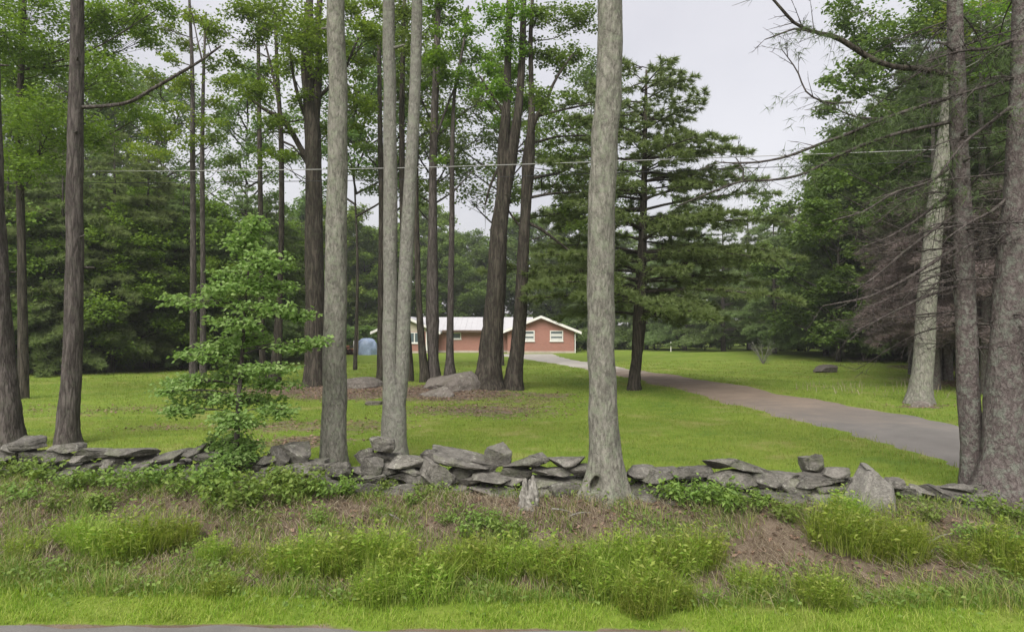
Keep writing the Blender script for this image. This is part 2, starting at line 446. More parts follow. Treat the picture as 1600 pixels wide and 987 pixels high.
def drive_mat():
    t = NT("driveway_asphalt_and_dirt")
    p = t.wcoord(); g = t.n("ShaderNodeNewGeometry"); sx = t.n("ShaderNodeSeparateXYZ"); t.l(g.outputs["Position"], sx.inputs[0])
    n1 = t.noise(p, 0.9, 5, 0.65); nf = t.noise(p, 30, 4, 0.7)
    asph = t.ramp(n1, [(0.3, (0.13, 0.125, 0.118)), (0.7, (0.20, 0.19, 0.178))])
    dirt = t.ramp(n1, [(0.3, (0.16, 0.12, 0.092)), (0.7, (0.25, 0.20, 0.155))])
    grav = t.ramp(n1, [(0.3, (0.32, 0.30, 0.27)), (0.7, (0.44, 0.42, 0.38))])
    yw = t.math('ADD', sx.outputs[1], t.math('MULTIPLY', n1, 9.0))
    f1 = t.math('MULTIPLY_ADD', yw, 1 / 6.0, -18.5 / 6.0); f2 = t.math('MULTIPLY_ADD', yw, 1 / 8.0, -36 / 8.0)
    cl = t.n("ShaderNodeClamp"); t.l(f1, cl.inputs[0]); cl2 = t.n("ShaderNodeClamp"); t.l(f2, cl2.inputs[0])
    c = t.mix(cl2.outputs[0], t.mix(cl.outputs[0], asph, dirt), grav)
    c = t.mix(t.math('MULTIPLY', nf, 0.35), c, (0.12, 0.10, 0.085))
    return t.done(t.principled(c, 0.95, t.bump(nf, 0.4, 0.02), 0.15))
M['drive'] = drive_mat()
def road_mat():
    t = NT("road_asphalt"); p = t.wcoord()
    n1 = t.noise(p, 1.2, 4, 0.6); nf = t.noise(p, 60, 4, 0.7)
    c = t.mix(t.math('MULTIPLY', nf, 0.6), t.ramp(n1, [(0.3, (0.13, 0.125, 0.12)), (0.7, (0.2, 0.19, 0.18))]), (0.07, 0.065, 0.065))
    return t.done(t.principled(c, 0.95, t.bump(nf, 0.5, 0.01), 0.2))
M['road'] = road_mat()

def brick_mat():
    t = NT("red_brick")
    tc = t.n("ShaderNodeTexCoord"); sx = t.n("ShaderNodeSeparateXYZ"); t.l(tc.outputs["Object"], sx.inputs[0])
    cb = t.n("ShaderNodeCombineXYZ"); t.l(t.math('ADD', sx.outputs[0], sx.outputs[1]), cb.inputs[0]); t.l(sx.outputs[2], cb.inputs[1])
    b = t.n("ShaderNodeTexBrick"); b.inputs["Scale"].default_value = 1.0
    b.inputs["Brick Width"].default_value = 0.22; b.inputs["Row Height"].default_value = 0.075; b.inputs["Mortar Size"].default_value = 0.008
    b.inputs["Color1"].default_value = (0.27, 0.105, 0.08, 1); b.inputs["Color2"].default_value = (0.34, 0.13, 0.10, 1); b.inputs["Mortar"].default_value = (0.34, 0.27, 0.235, 1)
    t.l(cb.outputs[0], b.inputs["Vector"])
    n = t.noise(t.coord(), 0.8, 5, 0.7)
    c = t.mix(t.math('MULTIPLY', n, 0.5), b.outputs["Color"], (0.31, 0.17, 0.135))
    return t.done(t.principled(c, 0.9, t.bump(b.outputs["Fac"], -0.4, 0.01), 0.15))
M['brick'] = brick_mat()
def plain(name, col, rough=0.7, var=0.25, scale=4, spec=0.25):
    t = NT(name); n = t.noise(t.coord(), scale, 5, 0.65)
    d = tuple(c * (1 - var) for c in col)
    return t.done(t.principled(t.ramp(n, [(0.3, d), (0.7, col)]), rough, t.bump(n, 0.2, 0.01), spec))
M['roof'] = plain("pale_metal_roof", (0.44, 0.435, 0.45), 0.55, 0.12, 1.5)
M['white'] = plain("white_paint", (0.72, 0.71, 0.67), 0.6, 0.15)
M['cream'] = plain("cream_siding", (0.48, 0.44, 0.34), 0.8, 0.15)
M['concrete'] = plain("pale_foundation", (0.47, 0.40, 0.34), 0.9, 0.25, 2)
M['soffit'] = plain("brown_fascia", (0.12, 0.085, 0.065), 0.8, 0.3)
M['glass'] = plain("window_glass", (0.10, 0.13, 0.14), 0.12, 0.2, 2, 0.5)
M['blind'] = plain("white_blind", (0.60, 0.60, 0.58), 0.7, 0.15)
M['tarp'] = plain("blue_tarp", (0.28, 0.36, 0.50), 0.5, 0.45, 2.0, 0.35)
M['rust'] = plain("rust_brown_wood", (0.26, 0.11, 0.055), 0.9, 0.5, 6)
M['post_wood'] = plain("post_wood", (0.24, 0.19, 0.14), 0.9, 0.4, 5)
M['wire'] = plain("wire_grey", (0.33, 0.33, 0.33), 0.6, 0.1)
M['wire_dark'] = plain("wire_black", (0.03, 0.03, 0.035), 0.6, 0.1)

# ------------------------------------------------------------------ ground, road, driveway
def lines(segs):
    out = [segs[0][0]]
    for a, b, st in segs:
        n = max(1, int(round((b - a) / st)))
        out += list(np.linspace(a, b, n + 1)[1:])
    return np.array(out)
gx = lines([(-600, -150, 90), (-150, -40, 11), (-40, -10, 1.0), (-10, 10, 0.125), (10, 40, 1.0), (40, 150, 11), (150, 600, 90)])
gy = lines([(-60, -4, 20.6), (-4, 5, 1.5), (5, 10.4, 0.09), (10.4, 16, 0.22), (16, 36, 0.5), (36, 90, 2), (90, 200, 15), (200, 900, 100)])
GX, GY = np.meshgrid(gx, gy)
DIRT = [  # photo pixel of the centre, half size in metres across and along, weight
    (750, 640, 2.6, 1.9, .62), (700, 612, 2.5, 1.7, .95), (820, 625, 2.0, 1.6, .5), (560, 612, 2.2, 1.8, .95), (470, 608, 2.4, 1.4, .95), (850, 618, 1.3, .9, .6),
    (450, 665, 1.8, 1.3, .55), (565, 665, 1.2, 1.6, .5), (180, 640, 2.2, 1.8, .42), (470, 690, 1.1, .8, .7), (260, 668, 1.6, .9, .45), (60, 640, 1.5, 1.5, .4),
    (600, 800, .8, .35, 1.0), (760, 790, 1.3, .45, 1.0), (880, 800, .8, .5, 1.1), (700, 830, .5, .3, .8), (840, 850, .25, .4, .9),
    (450, 830, .6, .35, .8), (420, 900, .35, .3, .9), (545, 915, .4, .22, .8), (230, 905, .8, .2, .7), (100, 880, .6, .25, .6), (400, 850, .5, .3, .7),
    (1230, 880, 1.3, .5, 1.1), (1150, 850, .5, .3, .7), (1320, 900, .8, .3, .8), (1480, 840, .5, .5, .9), (1500, 900, .6, .35, .9), (1080, 930, .6, .15, .7), (830, 910, .3, .25, .8),
    (1440, 635, .9, .5, .8), (1340, 560, 4, 2.5, .6), (1480, 575, 3, 4, .9), (1560, 600, 3, 5, .9), (80, 580, 3, 2, .6)]
DIRT_W = [(on_ground(a, b), rx, ry, w) for a, b, rx, ry, w in DIRT]
def dirt(x, y):
    d = np.zeros(np.shape(x))
    for c, rx, ry, w in DIRT_W:
        d = np.maximum(d, w * np.exp(-(((x - c[0]) / rx) ** 2 + ((y - c[1]) / ry) ** 2) * 0.8))
    ye = road_edge(x); s = (y - ye) / (wall_y(x) - ye)
    d = np.maximum(d, 0.68 * sstep(0.22, 0.4, s) * (1 - sstep(1.0, 1.12, s)))
    d = np.maximum(d, 0.85 * (s > -0.02) * (1 - sstep(0.0, 0.035, s)))
    d = np.maximum(d, 0.9 * sstep(40, 46, y - 0.35 * np.abs(x)) * (x < 5) * (np.abs(x + 4) > 18))
    return d
mb = MB()
nx, ny = len(gx), len(gy)
i = np.arange(ny - 1)[:, None] * nx; j = np.arange(nx - 1)[None]
mb.add(np.stack([GX, GY, gh(GX, GY)], -1).reshape(-1, 3), np.stack([i + j, i + j + 1, i + nx + j + 1, i + nx + j], -1).reshape(-1, 4))
link("ground", mb.mesh("ground", M['ground'], True, attr={"dirt": dirt(GX, GY).ravel()}), kind="structure")

mb = MB()
xs = np.concatenate([[-400, -60], np.arange(-30, 30.1, 0.25), [60, 400]])
ed = road_edge(xs) + 0.02 * np.sin(xs * 7.3) + 0.015 * np.sin(xs * 17.1)
V = np.concatenate([np.stack([xs, np.full_like(xs, -2.5), np.zeros_like(xs)], 1), np.stack([xs, ed, np.zeros_like(xs) + 0.004], 1)])
k = np.arange(len(xs) - 1); n = len(xs)
mb.add(V, np.stack([k, k + 1, n + k + 1, n + k], 1))
link("road", mb.mesh("road", M['road'], True), kind="structure")

mb = MB()
ty = np.concatenate([np.arange(5.45, 20, 0.2), np.arange(20, 67, 0.6)])
nc = 14; w = np.linspace(0, 1, nc)
lx = np.interp(ty, DRV_L[:, 1], DRV_L[:, 0]) + 0.10 * np.sin(ty * 1.9) + 0.07 * np.sin(ty * 4.3) + 0.05 * np.sin(ty * 9.1)
rx = np.interp(ty, DRV_R[:, 1], DRV_R[:, 0]) + 0.10 * np.sin(ty * 1.7) + 0.07 * np.sin(ty * 4.9)
DX = lx[:, None] * (1 - w) + rx[:, None] * w; DY = np.repeat(ty[:, None], nc, 1)
DZ = np.maximum(gh(DX, DY), 0) + 0.03; DZ[:, 0] -= 0.06; DZ[:, -1] -= 0.06
i = np.arange(len(ty) - 1)[:, None] * nc; j = np.arange(nc - 1)[None]
mb.add(np.stack([DX, DY, DZ], -1).reshape(-1, 3), np.stack([i + j, i + j + 1, i + nc + j + 1, i + nc + j], -1).reshape(-1, 4))
link("driveway", mb.mesh("driveway", M['drive'], True), kind="structure")

# ------------------------------------------------------------------ brick house
HY = 70.0
house = thing("brick_house", "low red brick house with pale grey roof at the end of the driveway", "house", (0, HY, 0.0))
def hpart(name, mb, m, parent=house, **kw): return link(name, mb.mesh(name, m, origin=(0, HY, 0.0) if parent is house else (0, HY, 0.0)), parent, **kw)
FLOOR = 0.28
def gable(x0, x1, y0, y1, ze, zp, upper=None):
    xm = (x0 + x1) / 2
    mb = MB()
    if upper is None: prism(mb, [(x0, FLOOR), (x1, FLOOR), (x1, ze), (xm, zp), (x0, ze)], y0, y1)
    else: prism(mb, [(x0, FLOOR), (x1, FLOOR), (x1, upper), (x0, upper)], y0, y1)
    hpart("wall", mb, M['brick'])
    if upper is not None:
        mb = MB(); prism(mb, [(x0, upper + .002), (x1, upper + .002), (x1, ze), (xm, zp), (x0, ze)], y0 + 0.03, y1)
        hpart("gable_siding", mb, M['cream'])
    mb = MB(); box(mb, x0 - .03, x1 + .03, y0 - .03, y1, -0.3, FLOOR); hpart("foundation", mb, M['concrete'])
    ov = 0.72; sl = (zp - ze) / (xm - x0); t = 0.14; g = 0.02
    mb = MB()
    prism(mb, [(x0 - ov, ze - ov * sl + g), (xm, zp + g), (x1 + ov, ze - ov * sl + g), (x1 + ov, ze - ov * sl + g + t), (xm, zp + g + t * 1.15), (x0 - ov, ze - ov * sl + g + t)], y0 - 0.55, y1 + 0.4)
    roof = hpart("roof", mb, M['roof'])
    for s, xe in ((-1, x0 - ov), (1, x1 + ov)):                      # white rake boards along the gable edge
        mb = MB(); ze2 = ze - ov * sl
        prism(mb, [(xe, ze2 - .08), (xm, zp - .08), (xm, zp + g + t + .03), (xe, ze2 + g + t + .03)][::s], y0 - 0.585, y0 - 0.553)
        link("rake_board", mb.mesh("rake_board", M['white'], origin=(0, HY, 0)), roof)
gable(-0.47, 6.47, 70.0, 82.0, 2.4, 3.78)
gable(-14.0, -8.15, 70.3, 82.0, 2.42, 3.75, 2.32)
mb = MB(); box(mb, -8.14, -0.48, 72.0, 82.0, FLOOR, 2.42); hpart("wall", mb, M['brick'])
mb = MB(); box(mb, -8.14, -0.50, 71.97, 82.0, -0.3, FLOOR); hpart("foundation", mb, M['concrete'])
mb = MB()
V = [(-10.5, 71.3, 2.36), (2.4, 71.3, 2.36), (2.4, 77.0, 3.82), (-10.5, 77.0, 3.82), (2.4, 82.7, 2.36), (-10.5, 82.7, 2.36)]
V = V + [(x, y, z + 0.12) for x, y, z in V]
mb.add(V, [(6, 7, 8, 9), (9, 8, 10, 11), (3, 2, 1, 0), (5, 4, 2, 3), (0, 1, 7, 6), (1, 2, 8, 7), (2, 4, 10, 8), (3, 0, 6, 9), (5, 3, 9, 11), (4, 5, 11, 10)])
mr = hpart("roof", mb, M['roof'])
mb = MB()
for q in np.arange(-7.4, -0.6, 0.6):                                 # standing seams of the middle roof
    A = np.array([[q, 71.3, 2.49], [q, 77.0, 3.95]]); sticks(mb, A[:1], A[1:], 0.022, 0.022)
link("roof_seam", mb.mesh("roof_seam", M['roof'], origin=(0, HY, 0)), mr, kind="stuff")
mb = MB(); box(mb, -7.4, -1.3, 71.24, 71.296, 2.26, 2.46); hpart("fascia", mb, M['soffit'])
def window(x0, x1, z0, z1, y, bars=1, blind=True):
    fr = MB(); f = 0.10
    for a in ((x0, x1, z0, z0 + f), (x0, x1, z1 - f, z1), (x0, x0 + f, z0 + f, z1 - f), (x1 - f, x1, z0 + f, z1 - f)): box(fr, a[0], a[1], y - .05, y + .02, a[2], a[3])
    for q in range(bars):
        xm = x0 + (x1 - x0) * (q + 1) / (bars + 1); box(fr, xm - .05, xm + .05, y - .045, y + .02, z0 + f, z1 - f)
    w = hpart("window", fr, M['white'])
    mb = MB(); box(mb, x0 + f, x1 - f, y - .012, y + .02, z0 + f, z1 - f); link("pane", mb.mesh("pane", M['glass'], origin=(0, HY, 0)), w)
    mb = MB(); box(mb, x0 - .06, x1 + .06, y - .1, y + .02, z0 - .07, z0 - .002); link("sill", mb.mesh("sill", M['white'], origin=(0, HY, 0)), w)
    if blind:
        mb = MB(); zt = z0 + (z1 - z0) * 0.5
        for a, b in ((z0 + f + .02, z0 + f + .2), (zt - .08, zt + .22)):
            box(mb, x0 + f + .02, x1 - f - .02, y - .022, y - .014, a, b)
        link("blind", mb.mesh("blind", M['blind'], origin=(0, HY, 0)), w)
window(3.95, 5.32, 1.32, 2.42, 69.99, 0)
window(1.05, 2.35, 1.32, 2.42, 69.99, 0)
window(-6.35, -5.45, 1.5, 2.2, 71.99, 0, False)
window(-11.5, -9.55, 1.1, 2.25, 70.29, 2, False)
mb = MB(); sticks(mb, [[6.56, 69.9, 0.05], [6.56, 69.9, 2.15]], [[6.56, 69.9, 2.15], [7.0, 69.7, 2.35]], 0.055, 0.055); hpart("downspout", mb, M['white'])
mb = MB(); box(mb, -9.0, -8.75, 70.2, 70.29, .3, 2.3); hpart("corner_trim", mb, M['white'])

# things standing in front of the house on the left
def heap(name, label, cat, c, rx, ry, rz, m, fold=0.08, seed=1, flat=False):
    r = np.random.default_rng(seed); mb = MB(); nu, nv = 28, 12
    u = np.linspace(0, 2 * math.pi, nu, endpoint=False); v = np.linspace(0, math.pi / 2, nv)
    U, Vv = np.meshgrid(u, v)
    rad = np.cos(Vv) ** 0.55; z = np.sin(Vv) ** 0.8
    f = 1 + fold * np.sin(U * 7 + 3 * r.random()) * (1 - z) + fold * r.normal(0, .35, U.shape)
    P = np.stack([rx * rad * np.cos(U) * f, ry * rad * np.sin(U) * f, rz * z * (1 + fold * .5 * np.sin(U * 3))], -1)
    P[0, :, 2] = -0.05
    i = np.arange(nv - 1)[:, None] * nu; j = np.arange(nu)[None]; j2 = (j + 1) % nu
    mb.add(P.reshape(-1, 3), np.stack([i + j, i + j2, i + nu + j2, i + nu + j], -1).reshape(-1, 4))
    return link(name, mb.mesh(name, m, not flat), None, c, label=label, category=cat)
def on(px, Y, dz=0.0):
    X = (px - 800) / FOC * Y
    return np.array([X, Y, float(gh(X, Y)) + dz])
heap("tarp_cover", "rounded pale blue tarp cover on the lawn beside the brick house", "tarp", on(573, 66), 1.1, 1.1, 1.55, M['tarp'], 0.11, 4)
wp = thing("log_heap", "low rust-brown heap of logs left of the blue tarp", "log heap", on(544, 66))
for q in range(9):
    mb = MB(); r0 = 0.17; x = (q % 4 - 1.5) * 0.36 + (0.18 if q > 3 else 0) + (0.18 if q > 6 else 0); z = 0.15 + 0.3 * (q // 4)
    tube(mb, [[x, -.7, z], [x + .03, .7, z]], [r0, r0], 7); link("log", mb.mesh("log", M['rust']), wp)
def post(name, label, px, Y, h, r, m):
    mb = MB(); tube(mb, [[0, 0, -.2], [0.01, 0, h * .5], [0.0, 0, h]], [r, r, r * .9], 8)
    link(name, mb.mesh(name, m, True), None, on(px, Y), label=label, category="post")
post("wooden_post", "tall brown wooden post standing by the blue tarp", 558, 65, 3.6, 0.13, M['post_wood'])
post("marker_post", "short white post next to the rust-brown log heap", 553.5, 65, 1.35, 0.08, M['white'])
post("marker_post", "thin pale post at the edge of the wood behind the far lawn", 1048, 70, 1.0, 0.045, M['white'])

# ------------------------------------------------------------------ rocks and the dry stone wall
def ico(sub):
    t = (1 + 5 ** .5) / 2
    V = [(-1, t, 0), (1, t, 0), (-1, -t, 0), (1, -t, 0), (0, -1, t), (0, 1, t), (0, -1, -t), (0, 1, -t), (t, 0, -1), (t, 0, 1), (-t, 0, -1), (-t, 0, 1)]
    V = [np.array(v) / np.linalg.norm(v) for v in V]
    F = [(0, 11, 5), (0, 5, 1), (0, 1, 7), (0, 7, 10), (0, 10, 11), (1, 5, 9), (5, 11, 4), (11, 10, 2), (10, 7, 6), (7, 1, 8), (3, 9, 4), (3, 4, 2), (3, 2, 6), (3, 6, 8), (3, 8, 9), (4, 9, 5), (2, 4, 11), (6, 2, 10), (8, 6, 7), (9, 8, 1)]
    for _ in range(sub):
        c = {}; G = []
        def mid(a, b):
            k = (min(a, b), max(a, b))
            if k not in c:
                m = V[a] + V[b]; V.append(m / np.linalg.norm(m)); c[k] = len(V) - 1
            return c[k]
        for a, b, d in F:
            x, y, z = mid(a, b), mid(b, d), mid(d, a)
            G += [(a, x, z), (b, y, x), (d, z, y), (x, y, z)]
        F = G
    return np.array(V), np.array(F)
ICO3, ICO4 = ico(3), ico(4)
def rock_mesh(seed, base=ICO3, cuts=11, rough=0.035, slab=False, m=None):
    r = np.random.default_rng(seed); V, F = base; V = V.copy() * 1.25
    for q in range(cuts):
        n = r.normal(0, 1, 3)
        if slab and q < 3: n = np.array([r.normal(0, .12), r.normal(0, .12), (1, -1, 1)[q]])
        n /= np.linalg.norm(n); d = r.uniform(0.5, 0.92)
        V -= np.maximum(0, V @ n - d)[:, None] * n
    ph = r.uniform(0, 6, (4, 3))
    for q in range(4):
        k = 2.2 * 1.9 ** q
        V += V * (rough / (q + 1) * (np.sin(V[:, [0]] * k + ph[q, 0]) * np.sin(V[:, [1]] * k + ph[q, 1]) + np.sin(V[:, [2]] * k + ph[q, 2]) * 0.7))
    V = V + r.normal(0, rough * .22, V.shape)
    lo, hi = V.min(0), V.max(0); V = (V - (lo + hi) / 2) / ((hi - lo) / 2)
    mb = MB(); mb.add(V, F); return mb.mesh("stone", m or M['rock'], True)
STONES = [rock_mesh(100 + q, ICO4, 11, 0.05, slab=(q % 4 != 0)) for q in range(15)]
CHUNKY = [0, 3, 6, 9, 12]
wall = thing("stone_wall", "tumbled dry stone wall of grey flat stones between bank and lawn", "stone wall", (0, 8.6, 0.45))
SR = np.random.default_rng(5)
def stone(px, py, w, h, tilt=0.0, off=0.0, chunky=None):
    """a stone of the wall: photo size in pixels turned into metres at the wall's own distance"""
    X0 = (px - 800) / FOC * 8.6; Y = float(wall_y(X0)) + off
    p = at(px, py, Y); s = Y / FOC
    idx = SR.integers(0, len(STONES)) if not chunky else CHUNKY[SR.integers(0, len(CHUNKY))]
    o = link("stone", STONES[idx], wall, p - np.array([0, 8.6, 0.45]))
    o.scale = (w * s * .56, max(.16, min(.34, w * s * .42)), h * s * .58)
    o.rotation_euler = (SR.uniform(-.15, .15), math.radians(-tilt), SR.uniform(-.25, .25) + (math.pi if SR.random() > .5 else 0) * 0)
    return o
EXPL = [(45, 692, 52, 16), (28, 703, 46, 20.6), (105, 700, 54, 15), (150, 707, 58, 16, 4), (95, 713, 40, 16), (138, 714, 50, 14, 6), (150, 729, 44, 17), (185, 717, 45, 14, 5, .1),
 (212, 707, 78, 14, -2), (180, 724, 40, 20.6), (208, 734, 80, 17, 14, -.15), (268, 714, 55, 15, 12), (305, 706, 54, 13, 20.6), (270, 728, 32, 12, 18, -.1), (325, 713, 48, 18, 3), (290, 736, 46, 12), (107, 741, 34, 12, 0, -.15), (122, 734, 30, 15), (100, 753, 30, 13, 0, -.25), (60, 712, 50, 16), (10, 712, 40, 18),
 (360, 722, 46, 18), (395, 724, 44, 16), (438, 711, 34, 24, -28, 0, 1), (462, 708, 54, 30, 0, .1, 1), (425, 718, 36, 12), (435, 731, 64, 12), (472, 730, 54, 20), (500, 726, 30, 18), (527, 734, 42, 25, 0, -.15, 1),
 (598, 694, 40, 24, -4, 0, 1), (571, 713, 30, 22, 18, 0, 1), (583, 728, 36, 26, 0, -.1, 1), (594, 712, 30, 16, 0, .1), (577, 747, 56, 15, 18, -.1), (606, 731, 34, 18), (558, 736, 34, 18), (640, 721, 60, 18), (673, 716, 28, 26, 10, 0, 1), (718, 716, 90, 14, -9), (777, 711, 40, 30, 10, .05, 1), (680, 741, 58, 36, -38, -.15, 1), (744, 728, 54, 18), (770, 746, 60, 15, 0, -.15), (640, 738, 50, 16), (720, 738, 44, 20), (612, 716, 40, 14, 0, .15),
 (820, 724, 64, 20, 16), (842, 717, 30, 20.6), (805, 737, 46, 16), (885, 722, 54, 15), (868, 736, 48, 13), (905, 733, 34, 16), (850, 735, 36, 14),
 (1000, 738, 42, 18), (1030, 740, 60, 17), (1066, 737, 36, 16), (1092, 737, 50, 16), (1125, 724, 50, 15), (1148, 746, 86, 24, -5), (1162, 728, 70, 13, -18), (1206, 750, 74, 28, -8), (1238, 757, 64, 22, -14), (1168, 766, 56, 17), (1212, 776, 96, 17, -8, -.2), (1270, 746, 72, 13, 0), (1267, 724, 30, 28, 0, .1, 1), (1302, 741, 40, 19), (1290, 763, 66, 12, 3), (1286, 781, 66, 17), (1196, 790, 36, 13, 0, -.2), (1258, 796, 30, 15, 0, -.2), (1110, 762, 56, 20), (1068, 772, 46, 16), (1030, 758, 46, 18), (1250, 776, 50, 18, 0, .1),
 (1412, 768, 40, 22, -25), (1398, 755, 26, 16), (1440, 766, 36, 16), (1476, 776, 54, 26), (1492, 764, 50, 18), (1456, 790, 44, 20), (1425, 785, 40, 20), (1520, 778, 50, 24), (1550, 782, 50, 22)]
for e in EXPL: stone(*e)
for X in np.arange(-8.6, 5.9, 0.30):                                  # the buried lower course and the back of the wall
    if 0.9 < X < 1.55 or 4.15 < X < 4.85: continue
    for lay in range(3):
        xx = X + SR.uniform(-.12, .12); Y = float(wall_y(xx)) + (-.16, .05, .26)[lay] + SR.uniform(-.06, .06)
        o = link("stone", STONES[SR.integers(0, 15)], wall, (xx, Y - 8.6, float(gh(xx, Y)) + (0.0, .10, .06)[lay] + SR.uniform(-.05, .04) - .45))
        o.scale = (SR.uniform(.18, .34), SR.uniform(.16, .24), SR.uniform(.07, .13))
        o.rotation_euler = (SR.uniform(-.2, .2), SR.uniform(-.25, .25), SR.uniform(-.5, .5))
def boulder(name, label, px, py, Y, w, h, seed, m, tilt=0, d=None, cuts=12, sink=0.0):
    me = rock_mesh(seed, ICO4, cuts, 0.04, False, m)
    p = at(px, py, Y); s = Y / FOC
    o = link(name, me, None, p, label=label, category="boulder")
    o.scale = (w * s / 2, d or w * s * .36, h * s / 2); o.rotation_euler = (0, math.radians(-tilt), 0.2)
    return o
# upright triangular boulder at the end of the wall
r_ = np.random.default_rng(3); V, F = ICO4; V = V.copy() * 1.6
for n, d in (((-.94, -.1, .34), .52), ((.50, -.15, .85), .62), ((.96, 0, .28), .78), ((0, -1, .12), .45), ((0, 1, .2), .5), ((-.3, -.9, .35), .56), ((.1, -.2, .97), .74), ((-.35, -.2, .9), .80), ((0, 0, -1), .95), ((.75, -.6, .3), .72)):
    n = np.array(n) / np.linalg.norm(n); V -= np.maximum(0, V @ n - d)[:, None] * n
V += 0.014 * (np.sin(V[:, [0]] * 9) * np.sin(V[:, [2]] * 7 + 1)) + r_.normal(0, .006, V.shape)
lo, hi = V.min(0), V.max(0); V = (V - (lo + hi) / 2) / ((hi - lo) / 2)
mb = MB(); mb.add(V, F)
o = link("upright_boulder", mb.mesh("upright_boulder", M['rock_pale'], True), None, at(1361, 776, 7.75), label="large upright triangular grey boulder at the right end of the wall's slabs", category="boulder")
o["label"] = "large upright triangular pale grey boulder closing the row of flat slabs"
o.scale = (.33, .24, .37); o.rotation_euler = (0, 0.12, 0)
boulder("lawn_boulder", "broad grey boulder at the foot of the slender trunks on the lawn", 708, 606, 21.6, 104, 52, 58, M['rock_far'], 0, .9, 7)
boulder("lawn_boulder", "small pale rounded boulder leaning on the broad grey one under the trees", 680, 622, 20.3, 58, 40, 59, M['rock_far'], 0, .5, 7)
boulder("lawn_boulder", "dark low boulder lying in leaf litter beside the forked oak", 562, 603, 22.2, 76, 30, 45, M['rock_far'], 0, .7, 6)
boulder("lawn_boulder", "flat dark stone sunk in the grass behind the twin trunk", 588, 631, 18.4, 36, 12, 47, M['rock_far'])
boulder("lawn_boulder", "low dark boulder alone on the lawn beyond the driveway", 1288, 579, 33.5, 38, 20, 49, M['rock_far'], 0, None, 6)
boulder("lawn_boulder", "small grey stone at the foot of the pale leaning trunk", 1437, 634, 18.0, 36, 16, 51, M['rock_far'])

# weathered stump in front of the wall
st = on_ground(826, 792)
mb = MB(); kk = 15; a = np.linspace(0, 2 * math.pi, kk, endpoint=False)
for q in range(5):                                                    # upright splinters of the broken stump
    ang = q * 1.26; x = .055 * math.cos(ang); y = .045 * math.sin(ang); h = (.36, .30, .22, .33, .25)[q]
    P, rr = resample([[x * 1.2, y * 1.2, -.08], [x, y, h * .5], [x * .9, y, h]], [.075, .06, .018], .04)
    tube(mb, P, rr, 8, .12)
link("broken_stump", mb.mesh("broken_stump", M['wood_weathered']), None, st, label="bleached broken tree stump on the bank left of the thick trunk", category="stump")["label"] = "bleached broken tree stump standing on the bank before the wall"

# ------------------------------------------------------------------ trees with trunks placed one by one
def flare(amount, nl, ph, rows):
    def f(idx, a):
        k = amount * np.exp(-idx / rows)[:, None]
        return 1 + k * (0.35 + 0.65 * np.maximum(0, np.cos(nl * a[None, :] + ph)) ** 1.5) + 0.035 * np.sin(3 * a[None, :] + idx[:, None] * .25) + 0.02 * np.sin(5 * a[None, :] - idx[:, None] * .33)
    return f
def px_path(path, Y, base=None):
    P, r = [], []
    for q, e in enumerate(path):
        Yq = Y + (e[3] if len(e) > 3 else 0)
        P.append(at(e[0], e[1], Yq)); r.append(e[2] * Yq / FOC / 2)
    return np.array(P), np.array(r)
def clump_points(c, rad, n, clumps, sig):
    """leaf positions gathered in small clumps inside an ellipsoid"""
    d = unit(RNG.normal(0, 1, (clumps, 3))); rr = RNG.uniform(0.15, 1, (clumps, 1)) ** 0.6
    S = np.asarray(c) + d * rr * rad
    k = RNG.integers(0, clumps, n)
    return S, S[k] + RNG.normal(0, 1, (n, 3)) * np.array([sig, sig, sig * .55])
